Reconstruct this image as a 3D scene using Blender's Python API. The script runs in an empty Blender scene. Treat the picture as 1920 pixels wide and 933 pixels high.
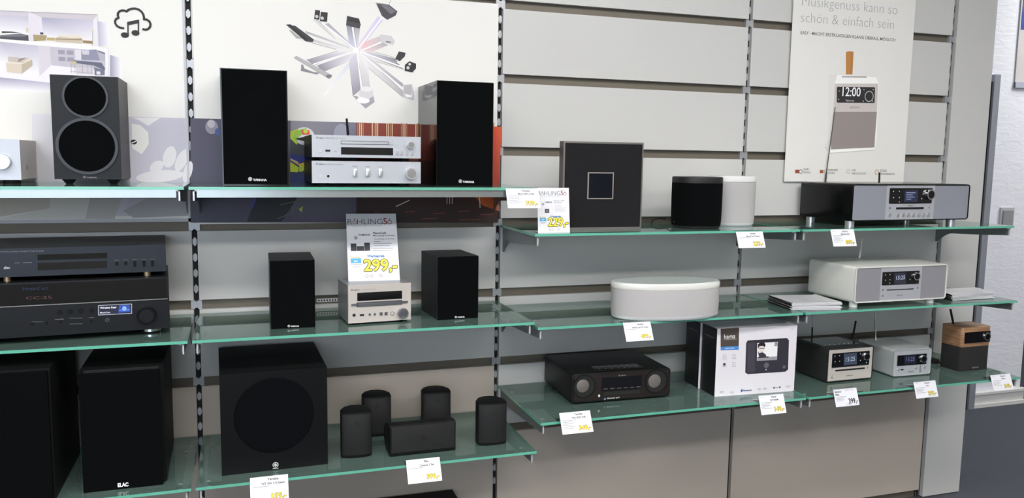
import bpy, bmesh, math, random
from mathutils import Vector, Matrix
random.seed(7)
SC = bpy.context.scene
COL = SC.collection

# ------------------------------------------------------------------ camera, world, lamps, exposure
F_PX, YAW, PITCH, ROLL = 1521.2, 0.3267, 0.1124, 0.0149
Z0 = 2.026                                     # height of the uppermost slat joint in the picture
CAM = Vector((0.1314, -2.7182, -0.5361 + Z0))
cy, sy, cp, sp = math.cos(YAW), math.sin(YAW), math.cos(PITCH), math.sin(PITCH)
FWD = Vector((sy * cp, cy * cp, -sp)); R0 = Vector((cy, -sy, 0)); U0 = R0.cross(FWD)
RIGHT = math.cos(ROLL) * R0 + math.sin(ROLL) * U0
UP = -math.sin(ROLL) * R0 + math.cos(ROLL) * U0
cam_data = bpy.data.cameras.new('camera'); cam_data.sensor_width = 36; cam_data.lens = F_PX * 36 / 1920
cam_data.clip_start = 0.05; cam_data.clip_end = 60
cam = bpy.data.objects.new('camera', cam_data); COL.objects.link(cam)
m = Matrix((RIGHT, UP, -FWD)).transposed().to_4x4(); m.translation = CAM
cam.matrix_world = m; SC.camera = cam
SC.view_settings.view_transform = 'Standard'; SC.view_settings.look = 'None'
SC.view_settings.gamma = 1; SC.view_settings.use_curve_mapping = False
SC.view_settings.exposure = 0.14
SC.cycles.transparent_max_bounces = 32; SC.cycles.max_bounces = 10; SC.cycles.diffuse_bounces = 5
world = bpy.data.worlds.new('world'); SC.world = world; world.use_nodes = True
world.node_tree.nodes['Background'].inputs[0].default_value = (0.76, 0.87, 1.0, 1)
world.node_tree.nodes['Background'].inputs[1].default_value = 4.2      # daylight through an unseen window added behind the camera for frontal fill
# ceiling lamps: (x, y, length x, length y, radiance)
LAMPS = [(-1.6, -2.2, 1.5, 0.4, 20.0), (0.2, -2.2, 1.5, 0.4, 22.0), (2.0, -2.2, 1.5, 0.4, 24.0), (3.8, -2.2, 1.5, 0.4, 5.0),
         (-1.6, -4.0, 1.5, 0.4, 26.0), (0.2, -4.0, 1.5, 0.4, 30.0), (2.0, -4.0, 1.5, 0.4, 20.0), (3.8, -4.0, 1.5, 0.4, 8.0), (5.3, 0.15, 0.4, 1.0, 40.0)]  # the last lamp is added to brighten the plaster wall
CEIL = 3.1

def ray(px, py):
    return FWD + (px - 960) / F_PX * RIGHT - (py - 466.5) / F_PX * UP
def at(px, py, X=None, Y=None, Z=None):
    """the point of the place seen at a picture position, on the plane x=X, y=Y or z=Z"""
    d = ray(px, py)
    t = (X - CAM.x) / d.x if X is not None else (Y - CAM.y) / d.y if Y is not None else (Z - CAM.z) / d.z
    return CAM + t * d

# ------------------------------------------------------------------ colours and materials
def lin(c):
    return tuple(((v / 255) / 12.92 if v / 255 <= 0.04045 else ((v / 255 + 0.055) / 1.055) ** 2.4) for v in c)
MATS = {}
def mat(name, rgb, rough=0.5, metal=0.0, noise=0.04, scale=40.0, bump=0.0, coat=0.0, spec=0.5, emit=0.0, stretch=None):
    if name in MATS: return MATS[name]
    M = bpy.data.materials.new(name); M.use_nodes = True
    nt = M.node_tree; b = nt.nodes['Principled BSDF']; c = lin(rgb)
    b.inputs['Roughness'].default_value = rough; b.inputs['Metallic'].default_value = metal
    b.inputs['Specular IOR Level'].default_value = spec
    b.inputs['Coat Weight'].default_value = coat; b.inputs['Coat Roughness'].default_value = 0.03
    tc = nt.nodes.new('ShaderNodeTexCoord'); mp = nt.nodes.new('ShaderNodeMapping')
    if stretch: mp.inputs['Scale'].default_value = stretch
    n = nt.nodes.new('ShaderNodeTexNoise'); n.inputs['Scale'].default_value = scale; n.inputs['Detail'].default_value = 3
    nt.links.new(tc.outputs['Object'], mp.inputs[0]); nt.links.new(mp.outputs[0], n.inputs['Vector'])
    mx = nt.nodes.new('ShaderNodeMix'); mx.data_type = 'RGBA'
    mx.inputs[6].default_value = (*[v * (1 - noise) for v in c], 1)
    mx.inputs[7].default_value = (*[min(1, v * (1 + noise)) for v in c], 1)
    nt.links.new(n.outputs[0], mx.inputs[0]); nt.links.new(mx.outputs[2], b.inputs['Base Color'])
    if emit:
        b.inputs['Emission Color'].default_value = (*c, 1); b.inputs['Emission Strength'].default_value = emit
    if bump:
        bp = nt.nodes.new('ShaderNodeBump'); bp.inputs['Strength'].default_value = bump; bp.inputs['Distance'].default_value = 0.002
        nt.links.new(n.outputs[0], bp.inputs['Height']); nt.links.new(bp.outputs[0], b.inputs['Normal'])
    MATS[name] = M
    return M

def ink_mat(name, emit=0.0, rough=0.55):
    M = bpy.data.materials.new(name); M.use_nodes = True
    nt = M.node_tree; b = nt.nodes['Principled BSDF']; b.inputs['Roughness'].default_value = rough
    a = nt.nodes.new('ShaderNodeAttribute'); a.attribute_name = 'Col'
    nt.links.new(a.outputs['Color'], b.inputs['Base Color'])
    if emit:
        nt.links.new(a.outputs['Color'], b.inputs['Emission Color']); b.inputs['Emission Strength'].default_value = emit
    return M
INK = ink_mat('printed_ink'); LCD = ink_mat('lit_screen', emit=0.2, rough=0.2)

SLAT = mat('grey_laminate', (203, 202, 200), 0.32, 0.0, 0.015, 3, spec=0.6)
BASEP = mat('taupe_laminate', (190, 179, 168), 0.38, 0.0, 0.015, 3)
CHAN = mat('channel_brown', (112, 105, 94), 0.5, 0.3, 0.05, 20)
STEEL = mat('post_steel', (176, 178, 182), 0.38, 0.5, 0.04, 30)
DARK = mat('dark_cavity', (14, 14, 14), 0.7, 0, 0.2, 30)
BRKT = mat('bracket_steel', (128, 132, 134), 0.35, 0.6, 0.04, 30)
CHROME = mat('chrome', (225, 226, 230), 0.12, 1.0, 0.02, 20)
ALU = mat('silver_front', (188, 190, 197), 0.36, 0.35, 0.015, 60, stretch=(1, 1, 30))
ALUW = mat('warm_silver_front', (204, 196, 190), 0.36, 0.3, 0.015, 60, stretch=(1, 1, 30))
ALUK = mat('brushed_silver', (210, 212, 216), 0.28, 0.8, 0.05, 90)
BLACKP = mat('piano_black', (9, 10, 12), 0.08, 0, 0.1, 10, coat=0.0)
BLACKM = mat('matte_black', (11, 12, 13), 0.6, 0, 0.12, 200, bump=0.15, spec=0.2)
BLACKV = mat('black_vinyl', (27, 28, 30), 0.42, 0, 0.15, 120, bump=0.1, spec=0.3)
CLOTH = mat('black_cloth', (6, 7, 8), 0.95, 0, 0.3, 900, bump=0.3, spec=0.08)
CLOTHW = mat('white_cloth', (178, 175, 175), 0.9, 0, 0.08, 900, bump=0.3)
RUBBER = mat('rubber', (12, 12, 12), 0.8, 0, 0.1, 60)
WHITEP = mat('white_lacquer', (218, 218, 212), 0.18, 0, 0.01, 10, coat=0.3)
WHITEPL = mat('white_plastic', (218, 218, 216), 0.4, 0, 0.01, 10)
GREYG = mat('grey_grille', (138, 136, 142), 0.75, 0.1, 0.12, 1400, bump=0.2)
SILVERG = mat('silver_grille', (146, 148, 158), 0.6, 0.2, 0.1, 1400, bump=0.2)
DISP = mat('display_glass', (10, 10, 13), 0.06, 0, 0.05, 10, coat=0.4)
PAPER = mat('white_paper', (226, 226, 232), 0.6, 0, 0.01, 30)
POSTER = mat('poster_paper', (233, 231, 227), 0.35, 0, 0.008, 4)
WOOD = None
def wood_mat():
    M = bpy.data.materials.new('walnut_wood'); M.use_nodes = True
    nt = M.node_tree; b = nt.nodes['Principled BSDF']; b.inputs['Roughness'].default_value = 0.45
    tc = nt.nodes.new('ShaderNodeTexCoord'); mp = nt.nodes.new('ShaderNodeMapping'); mp.inputs['Scale'].default_value = (6, 6, 130)
    n = nt.nodes.new('ShaderNodeTexNoise'); n.inputs['Scale'].default_value = 2; n.inputs['Detail'].default_value = 5; n.inputs['Distortion'].default_value = 0.6
    r = nt.nodes.new('ShaderNodeValToRGB'); e = r.color_ramp.elements
    e[0].position = 0.3; e[0].color = (*lin((122, 86, 62)), 1); e[1].position = 0.72; e[1].color = (*lin((172, 134, 100)), 1)
    nt.links.new(tc.outputs['Object'], mp.inputs[0]); nt.links.new(mp.outputs[0], n.inputs['Vector'])
    nt.links.new(n.outputs[0], r.inputs[0]); nt.links.new(r.outputs[0], b.inputs['Base Color'])
    return M
WOOD = wood_mat()
def glass_mat(name, tint, body=0.07, ior=1.5):
    """clear sheet glass: fresnel reflection over a tinted see-through body with a pale haze painting in wall reflections, and some dust"""
    M = bpy.data.materials.new(name); M.use_nodes = True
    nt = M.node_tree; nt.nodes.clear(); N = nt.nodes.new; L = nt.links.new
    out = N('ShaderNodeOutputMaterial'); tr = N('ShaderNodeBsdfTransparent'); tr.inputs[0].default_value = (*tint, 1)
    df = N('ShaderNodeBsdfDiffuse'); gl = N('ShaderNodeBsdfGlossy'); gl.inputs['Roughness'].default_value = 0.02
    gl.inputs[0].default_value = (0.93, 0.98, 0.96, 1)
    tc = N('ShaderNodeTexCoord'); n = N('ShaderNodeTexNoise'); n.inputs['Scale'].default_value = 5; n.inputs['Detail'].default_value = 4
    L(tc.outputs['Object'], n.inputs['Vector'])
    r = N('ShaderNodeMapRange'); r.inputs[3].default_value = body * 0.6; r.inputs[4].default_value = body * 1.4; L(n.outputs[0], r.inputs[0])
    df.inputs[0].default_value = (*lin((176, 214, 202)), 1)
    m1 = N('ShaderNodeMixShader'); L(r.outputs[0], m1.inputs[0]); L(tr.outputs[0], m1.inputs[1]); L(df.outputs[0], m1.inputs[2])
    fr = N('ShaderNodeFresnel'); fr.inputs[0].default_value = ior
    m2 = N('ShaderNodeMixShader'); L(fr.outputs[0], m2.inputs[0]); L(m1.outputs[0], m2.inputs[1]); L(gl.outputs[0], m2.inputs[2])
    L(m2.outputs[0], out.inputs[0])
    return M
GLASS = glass_mat('shelf_glass', (0.94, 0.98, 0.965), 0.18, 1.55)
ACRYL = glass_mat('clear_acrylic', (0.98, 0.985, 0.99), 0.03, 1.3)
EDGE = mat('glass_green_edge', (98, 176, 152), 0.12, 0, 0.12, 6, coat=0.5)

def plaster_mat(name, rgb, scale=7, bump=0.28):
    M = mat(name, rgb, 0.85, 0, 0.04, scale)
    nt = M.node_tree; b = nt.nodes['Principled BSDF']
    tc = nt.nodes.new('ShaderNodeTexCoord'); mp = nt.nodes.new('ShaderNodeMapping'); mp.inputs['Scale'].default_value = (1, 1, 3.2)
    n = nt.nodes.new('ShaderNodeTexNoise'); n.inputs['Scale'].default_value = scale * 1.6; n.inputs['Detail'].default_value = 6; n.inputs['Distortion'].default_value = 0.8
    bp = nt.nodes.new('ShaderNodeBump'); bp.inputs['Strength'].default_value = bump; bp.inputs['Distance'].default_value = 0.012
    nt.links.new(tc.outputs['Object'], mp.inputs[0]); nt.links.new(mp.outputs[0], n.inputs['Vector'])
    nt.links.new(n.outputs[0], bp.inputs['Height']); nt.links.new(bp.outputs[0], b.inputs['Normal'])
    return M

# ------------------------------------------------------------------ mesh building
class MB:
    def __init__(s): s.bm = bmesh.new()
    def _fin(s, verts, faces, mi, bev, seg, ang=50):
        for f in faces: f.material_index = mi
        if bev > 0:
            es = set()
            for f in faces:
                for e in f.edges:
                    if len(e.link_faces) == 2 and e.calc_face_angle(0) > math.radians(ang): es.add(e)
            r = bmesh.ops.bevel(s.bm, geom=list(es), offset=bev, segments=seg, affect='EDGES', profile=0.5, clamp_overlap=True)
            for f in r['faces']: f.material_index = mi
        return s
    def box(s, x0, x1, y0, y1, z0, z1, bev=0, seg=2, mi=0):
        v = [s.bm.verts.new(p) for p in ((x0, y0, z0), (x1, y0, z0), (x1, y1, z0), (x0, y1, z0), (x0, y0, z1), (x1, y0, z1), (x1, y1, z1), (x0, y1, z1))]
        fs = [s.bm.faces.new([v[i] for i in q]) for q in ((3, 2, 1, 0), (4, 5, 6, 7), (0, 1, 5, 4), (1, 2, 6, 5), (2, 3, 7, 6), (3, 0, 4, 7))]
        return s._fin(v, fs, mi, bev, seg)
    def prism(s, pts, a0, a1, axis='y', bev=0, seg=2, mi=0, ang=50):
        """pts: 2-D outline; axis y -> (x, z), z -> (x, y), x -> (y, z)"""
        def P(p, a): return (p[0], a, p[1]) if axis == 'y' else (p[0], p[1], a) if axis == 'z' else (a, p[0], p[1])
        A = [s.bm.verts.new(P(p, a0)) for p in pts]; B = [s.bm.verts.new(P(p, a1)) for p in pts]; n = len(pts)
        fs = [s.bm.faces.new(A), s.bm.faces.new(B[::-1])]
        fs += [s.bm.faces.new((A[i], B[i], B[(i + 1) % n], A[(i + 1) % n])) for i in range(n)]
        bmesh.ops.recalc_face_normals(s.bm, faces=fs)
        return s._fin(A + B, fs, mi, bev, seg, ang)
    def ring(s, outer, inner, a0, a1, axis='y', mi=0):
        def P(p, a): return (p[0], a, p[1]) if axis == 'y' else (p[0], p[1], a) if axis == 'z' else (a, p[0], p[1])
        n = len(outer); V = [[s.bm.verts.new(P(p, a)) for p in L] for L in (outer, inner) for a in (a0, a1)]
        fs = []
        for i in range(n):
            j = (i + 1) % n
            for a, b in ((0, 1), (1, 3), (3, 2), (2, 0)): fs.append(s.bm.faces.new((V[a][i], V[b][i], V[b][j], V[a][j])))
        bmesh.ops.recalc_face_normals(s.bm, faces=fs)
        for f in fs: f.material_index = mi
        return s
    def cyl(s, c, axis, r, l, seg=32, r2=None, bev=0, mi=0):
        """from point c along +axis for length l"""
        r2 = r if r2 is None else r2; c = Vector(c)
        ax = {'x': Vector((1, 0, 0)), 'y': Vector((0, 1, 0)), 'z': Vector((0, 0, 1))}[axis] if isinstance(axis, str) else Vector(axis).normalized()
        q = ax.to_track_quat('Z', 'Y'); A = []; B = []
        for i in range(seg):
            t = 2 * math.pi * i / seg; d = Vector((math.cos(t), math.sin(t), 0))
            A.append(s.bm.verts.new(c + q @ (d * r))); B.append(s.bm.verts.new(c + q @ (d * r2 + Vector((0, 0, l)))))
        fs = [s.bm.faces.new(A[::-1]), s.bm.faces.new(B)] + [s.bm.faces.new((A[i], A[(i + 1) % seg], B[(i + 1) % seg], B[i])) for i in range(seg)]
        return s._fin(A + B, fs, mi, bev, 2)
    def tube(s, pts, r, seg=8, mi=0, r1=None):
        pts = [Vector(p) for p in pts]; n = len(pts); rings = []
        r1 = r if r1 is None else r1
        for i, p in enumerate(pts):
            d = (pts[min(i + 1, n - 1)] - pts[max(i - 1, 0)]).normalized(); q = d.to_track_quat('Z', 'Y'); rr_ = r + (r1 - r) * i / max(1, n - 1)
            rings.append([s.bm.verts.new(p + q @ Vector((math.cos(2 * math.pi * k / seg) * rr_, math.sin(2 * math.pi * k / seg) * rr_, 0))) for k in range(seg)])
        fs = [s.bm.faces.new(rings[0][::-1]), s.bm.faces.new(rings[-1])]
        for a, b in zip(rings, rings[1:]): fs += [s.bm.faces.new((a[k], a[(k + 1) % seg], b[(k + 1) % seg], b[k])) for k in range(seg)]
        for f in fs: f.material_index = mi
        return s
    def lathe(s, prof, seg=48, sx=1, sy=1, mi=0, ex=2.0):
        """prof: (radius, z) from bottom to top; ex>2 squares the plan"""
        rings = []
        for r, z in prof:
            L = []
            for k in range(seg):
                t = 2 * math.pi * k / seg; c, q = math.cos(t), math.sin(t)
                g = (abs(c) ** ex + abs(q) ** ex) ** (-1 / ex)
                L.append(s.bm.verts.new((c * g * r * sx, q * g * r * sy, z)))
            rings.append(L)
        fs = [s.bm.faces.new(rings[0][::-1]), s.bm.faces.new(rings[-1])]
        for a, b in zip(rings, rings[1:]): fs += [s.bm.faces.new((a[k], a[(k + 1) % seg], b[(k + 1) % seg], b[k])) for k in range(seg)]
        for f in fs: f.material_index = mi
        return s
    def build(s, name, mats, parent=None, smooth=True):
        me = bpy.data.meshes.new(name); s.bm.to_mesh(me); s.bm.free()
        for x in (mats if isinstance(mats, (list, tuple)) else [mats]): me.materials.append(x)
        if smooth:
            for p in me.polygons: p.use_smooth = True
            me.set_sharp_from_angle(angle=math.radians(38))
        o = bpy.data.objects.new(name, me); COL.objects.link(o)
        if parent: o.parent = parent
        return o

def rr(x0, x1, z0, z1, r, n=6):
    P = []
    for cx, cz, a in ((x1 - r, z1 - r, 0), (x0 + r, z1 - r, 90), (x0 + r, z0 + r, 180), (x1 - r, z0 + r, 270)):
        for i in range(n + 1):
            t = math.radians(a + 90 * i / n); P.append((cx + r * math.cos(t), cz + r * math.sin(t)))
    return P

def tag(o, label=None, cat=None, group=None, kind=None):
    if label: o['label'] = label
    if cat: o['category'] = cat
    if group: o['group'] = group
    if kind: o['kind'] = kind
    return o
def empty(name, loc, rz=0, label=None, cat=None, group=None):
    o = bpy.data.objects.new(name, None); COL.objects.link(o); o.empty_display_size = 0.05
    o.location = loc; o.rotation_euler = (0, 0, rz)
    return tag(o, label, cat, group)
def struct(mb, name, mats): return tag(mb.build(name, mats), kind='structure')

# ------------------------------------------------------------------ flat print: coloured shapes and lettering
GLY = {}
def glyphs(s, bold=0.0):
    k = (s, bold)
    if k not in GLY:
        cu = bpy.data.curves.new('lettering', 'FONT'); cu.body = s; cu.dimensions = '2D'; cu.fill_mode = 'FRONT'; cu.offset = bold; cu.resolution_u = 3
        ob = bpy.data.objects.new('lettering', cu)
        me = bpy.data.meshes.new_from_object(ob)
        vs = [tuple(v.co[:2]) for v in me.vertices]; fs = [tuple(p.vertices) for p in me.polygons]
        x0 = min(v[0] for v in vs); x1 = max(v[0] for v in vs)
        GLY[k] = ([(v[0] - x0, v[1]) for v in vs], fs, x1 - x0)
        bpy.data.objects.remove(ob); bpy.data.curves.remove(cu); bpy.data.meshes.remove(me)
    return GLY[k]
class Ink:
    """P maps a picture position (or card fraction) to plane coordinates (u, v); T maps (u, v, lift) to the parent's space"""
    def __init__(s, P, T, lift=0.0003, step=0.00012):
        s.P, s.T, s.l, s.step = P, T, lift, step; s.v = []; s.f = []; s.c = []; s.eps = 1.2e-5
    def raw(s, uv, col, cols=None):
        i = len(s.v); s.v += [s.T(u, v, s.l) for u, v in uv]; s.f.append(tuple(range(i, i + len(uv)))); s.l += s.eps
        s.c += [lin(c) for c in cols] if cols else [lin(col)] * len(uv)
    def up(s): s.l += s.step; return s
    def poly(s, pts, col, cols=None): s.raw([s.P(*p) for p in pts], col, cols); return s
    def rect(s, x0, y0, x1, y1, col):
        a = s.P(x0, y0); b = s.P(x1, y1); s.raw([a, (b[0], a[1]), b, (a[0], b[1])], col); return s
    def scale(s, x, y): return abs(s.P(x + 1, y)[0] - s.P(x, y)[0])
    def disc(s, x, y, r, col, n=28, ry=None, rot=0):
        u, v = s.P(x, y); k = s.scale(x, y) * r; ky = k if ry is None else s.scale(x, y) * ry
        L = []
        for i in range(n):
            t = 2 * math.pi * i / n; a, b = k * math.cos(t), ky * math.sin(t)
            L.append((u + a * math.cos(rot) - b * math.sin(rot), v + a * math.sin(rot) + b * math.cos(rot)))
        s.raw(L, col); return s
    def arc(s, x, y, r, w, a0, a1, col, n=24):
        u, v = s.P(x, y); k = s.scale(x, y); s.l += s.eps; s.eps = 0
        for i in range(n):
            t0 = math.radians(a0 + (a1 - a0) * i / n); t1 = math.radians(a0 + (a1 - a0) * (i + 1) / n)
            q = [(u + k * R * math.cos(t), v + k * R * math.sin(t)) for R, t in ((r - w / 2, t0), (r + w / 2, t0), (r + w / 2, t1), (r - w / 2, t1))]
            s.raw(q, col)
        s.eps = 1.2e-5; return s
    def line(s, pts, w, col):
        for p, q in zip(pts, pts[1:]):
            a = Vector(s.P(*p)); b = Vector(s.P(*q)); d = (b - a)
            if d.length < 1e-9: continue
            n = Vector((-d.y, d.x)).normalized() * (s.scale(*p) * w / 2)
            s.raw([tuple(a - n), tuple(b - n), tuple(b + n), tuple(a + n)], col)
        return s
    def text(s, t, p0, p1, col, bold=0.0, hs=1.0, outline=None, ow=0.035):
        a = s.P(*p0); b = s.P(*p1); vs, fs, W = glyphs(t, bold); k = (b[0] - a[0]) / W; dz = (b[1] - a[1])
        if outline:
            for dx, dy in ((1, 0), (-1, 0), (0, 1), (0, -1), (.7, .7), (-.7, .7), (.7, -.7), (-.7, -.7)):
                s._put(vs, fs, (a[0] + dx * ow * abs(k), a[1] + dy * ow * abs(k)), k, hs, dz, W, outline)
                s.l += s.step * .3
            s.up()
        s._put(vs, fs, a, k, hs, dz, W, col); return s
    def label(s, t, xc, y, h, col, bold=0.0, aspect=1.0, left=False):
        """text of card-fraction height h centred on (or starting at) xc; aspect = card height / width"""
        W = glyphs(t, bold)[2]; w = h / .73 * W * aspect
        x = xc if left else xc - w / 2
        return s.text(t, (x, y), (x + w, y), col, bold)
    def _put(s, vs, fs, a, k, hs, dz, W, col):
        s.l += s.eps; i = len(s.v); s.v += [s.T(a[0] + x * k, a[1] + y * abs(k) * hs + dz * x / W, s.l) for x, y in vs]
        s.f += [tuple(i + j for j in f) for f in fs]; s.c += [lin(col)] * len(vs)
    def build(s, name, parent=None, material=None):
        me = bpy.data.meshes.new(name); me.from_pydata(s.v, [], s.f); me.update()
        at_ = me.color_attributes.new('Col', 'FLOAT_COLOR', 'POINT')
        for i, c in enumerate(s.c): at_.data[i].color = (*c, 1)
        me.materials.append(material or INK)
        o = bpy.data.objects.new(name, me); COL.objects.link(o)
        if parent: o.parent = parent
        return o

# ------------------------------------------------------------------ a device standing on a shelf
class Dev:
    """root at the middle of the front's foot; local x along the front, y into the depth, z up"""
    def __init__(s, name, label, cat, FL, FR, z, TL=None, h=None, foot=0.0, Y=None, group=None, ang=None):
        if Y is None: A = at(*FL, Z=z + foot); B = at(*FR, Z=z + foot)
        else: A = at(*FL, Y=Y); B = at(*FR, Y=Y)
        A.z = B.z = z
        s.a = math.atan2(B.y - A.y, B.x - A.x) if ang is None else ang
        if ang is not None and Y is None:
            # keep A, find B on the line through A at this angle
            n = Vector((-math.sin(ang), math.cos(ang), 0)); d = ray(*FR); t = (A - CAM).dot(n) / d.dot(n); B = CAM + t * d; B.z = z
        s.w = (B - A).length; s.z = z; s.foot = foot
        s.o = (A + B) / 2
        s.root = empty(name, s.o, s.a, label, cat, group)
        s.R = Matrix.Rotation(-s.a, 3, 'Z')
        if h is None: h = s.L(*TL)[1] - foot
        s.h = h; s.x0, s.x1, s.z0, s.z1 = -s.w / 2, s.w / 2, foot, foot + h
    def loc(s, W): return s.R @ (W - s.o)
    def hit(s, px, py, axis, val):
        d = s.R @ ray(px, py); c = s.R @ (CAM - s.o); t = (val - c[axis]) / d[axis]; return c + t * d
    def L(s, px, py, y=0.0):
        p = s.hit(px, py, 1, y); return (p.x, p.z)
    def depth(s, px, py, side): return s.hit(px, py, 0, side * s.w / 2).y
    def plate(s, name, a, b, material, proud=0.0012, r=0.0, y=0.0, bev=0.0, label=None, parent=None):
        p = s.L(*a); q = s.L(*b); x0, x1 = sorted((p[0], q[0])); z0, z1 = sorted((p[1], q[1]))
        mb = MB()
        if r > 0: mb.prism(rr(x0, x1, z0, z1, min(r, (x1 - x0) / 2.01, (z1 - z0) / 2.01)), y - proud, y + 0.001, bev=bev)
        else: mb.box(x0, x1, y - proud, y + 0.001, z0, z1, bev)
        return tag(mb.build(name, material, parent or s.root), label)
    def knob(s, name, c, rpx, material, deep=0.012, y=0.0, rim=None, label=None, seg=36):
        p = s.L(*c); r = abs(s.L(c[0] + rpx, c[1])[0] - p[0])
        mb = MB().cyl((p[0], y - deep, p[1]), 'y', r * 0.94, deep + 0.001, seg, r2=r, bev=r * 0.12)
        if rim: mb.cyl((p[0], y - deep - 0.0004, p[1]), 'y', r * 0.72, 0.002, seg, mi=1)
        return tag(mb.build(name, [material, rim] if rim else material, s.root), label)
    def ink(s, y=0.0): return Ink(lambda a, b: s.L(a, b), lambda u, v, l: (u, y - l, v))
    def feet(s, pts, r, material=RUBBER, name='foot', top=None):
        for x, y in pts:
            mb = MB().cyl((x, y, 0), 'z', r, (s.foot if top is None else top) + 0.0005, 20, bev=r * 0.08); mb.build(name, material, s.root)

def tuning_forks(k, x, y, r, col):
    """round emblem of three crossed forks"""
    k.arc(x, y, r, r * 0.18, 0, 360, col)
    for a in (90, 210, 330):
        dx, dy = math.cos(math.radians(a)) * r * .8, -math.sin(math.radians(a)) * r * .8
        k.line([(x - dx, y - dy), (x + dx, y + dy)], r * 0.22, col)
def maker_logo(k, x0, y0, x1, y1, col, bold=0.02):
    """emblem and word, baseline from (x0,y0) to (x1,y1)"""
    h = (x1 - x0) * 0.125
    tuning_forks(k, x0 + h * 0.9, y0 - h * 0.75 , h * 0.8, col); k.up()
    f = (h * 2.1) / (x1 - x0)
    k.text('YAMAHA', (x0 + h * 2.1, y0 + (y1 - y0) * f), (x1, y1), col, bold)

# ================================================================== THE SETTING
PITCHZ, GAP = 0.2498, 0.031
struct(MB().box(-3.4, 6.6, -6.2, 2.6, -0.05, 0.0), 'floor', plaster_mat('carpet_anthracite', (66, 70, 80), 60, 0.6))
struct(MB().box(-3.4, 6.6, -6.2, 2.6, CEIL, CEIL + 0.05), 'ceiling', mat('ceiling_white', (226, 226, 224), 0.9))
WALLP = mat('wall_paint', (176, 174, 170), 0.9)
struct(MB().box(-3.45, -3.4, -6.2, 2.6, 0, CEIL), 'wall_left', WALLP)
struct(MB().box(6.6, 6.65, -6.2, 2.6, 0, CEIL), 'wall_right', WALLP)
struct(MB().box(-3.4, -3.1, -6.25, -6.2, 0, CEIL).box(0.4, 6.6, -6.25, -6.2, 0, CEIL).box(-3.1, 0.4, -6.25, -6.2, 0, 0.95).box(-3.1, 0.4, -6.25, -6.2, 2.7, CEIL), 'wall_front', WALLP)
mb = MB()
for x in (-3.1, -1.96, -0.8, 0.36): mb.box(x, x + 0.04, -6.26, -6.19, 0.95, 2.7)
mb.box(-3.1, 0.4, -6.26, -6.19, 0.95, 0.99).box(-3.1, 0.4, -6.26, -6.19, 2.66, 2.7)
struct(mb, 'fill_window', mat('window_frame_grey', (150, 152, 156), 0.4, 0.3))  # frame of the unseen opening added to let in fill light
struct(MB().box(-3.4, 6.6, 2.6, 2.65, 0, CEIL), 'wall_back', mat('wall_shadow_grey', (70, 70, 72), 0.9))
PLAST = plaster_mat('rough_plaster', (222, 224, 232))
pr = at(1914, 690, Y=0.97).x + 0.03
struct(MB().box(0.0, pr, 0.99, 1.25, 0, CEIL), 'wall_plaster', PLAST)
# white skirting with a rounded top lip along the plaster
sk0, sk1 = at(1820, 763, Y=0.96).x, pr
ztop = at(1830, 740, Y=0.96).z
mb = MB().box(sk0, sk1 + 0.012, 0.968, 0.989, 0.0, ztop, 0.004)
mb.box(sk0 - 0.006, sk1 + 0.018, 0.955, 0.989, ztop - 0.003, ztop + 0.012, 0.004).box(sk0, sk1 + 0.016, 0.955, 0.97, 0.0, 0.022, 0.006)
struct(mb, 'baseboard_back', WHITEPL)
struct(MB().box(-1.2, 3.3, 0.02, 0.985, 2.62, CEIL), 'shade_bulkhead', WALLP)  # unseen bulkhead added to shade the upper plaster wall

# cable duct on the plaster
dz = at(1864, 140, Y=0.97).z
d = empty('cable_duct', (4.353, 0.97, 0), 0, 'tall grey metal cable duct running up the white plaster wall', 'cable duct')
MB().box(-0.017, 0.028, -0.02, 0.019, 0, dz, 0.003).build('cover', mat('duct_grey', (150, 154, 164), 0.4, 0.3), d)
MB().box(-0.034, -0.0175, -0.006, 0.019, 0, dz - 0.04).build('dark_gap', mat('gap_black', (24, 22, 22), 0.6), d)  # black strip stands in for the shaded recess beside the duct
# light switch
c = at(1888, 408, Y=0.98)
d = empty('light_switch', (c.x, 0.99, c.z), 0, 'square grey rocker light switch on the white plaster wall', 'switch')
s_ = abs(at(1900, 408, Y=0.98).x - at(1875, 408, Y=0.98).x) / 2
MB().box(-s_, s_, -0.012, 0.0, -0.062, 0.062, 0.003).build('plate', mat('switch_grey', (176, 176, 182), 0.4), d)
MB().box(-s_ * .72, s_ * .72, -0.02, -0.011, -0.045, 0.045, 0.003).build('rocker', mat('switch_dark', (140, 140, 146), 0.35), d)
# notice at the right edge
a = at(1903, 163, Y=0.98); b = at(1912, 55, Y=0.98)
d = empty('wall_notice', (a.x + 0.13, 0.988, a.z), 0, 'notice with a blue upper half pinned high on the white plaster wall', 'notice')
MB().box(-0.13, 0.13, -0.006, 0, 0, 1.0).build('sheet', mat('notice_paper', (196, 192, 192), 0.6), d)
MB().box(-0.12, 0.12, -0.0075, -0.006, b.z - a.z, 1.0).build('blue_field', mat('notice_blue', (30, 60, 150), 0.5), d)
MB().box(-0.13, 0.13, -0.014, 0.0, -0.004, 0.03, 0.001).build('clip_rail', mat('rail_grey', (170, 174, 190), 0.4), d)

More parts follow.
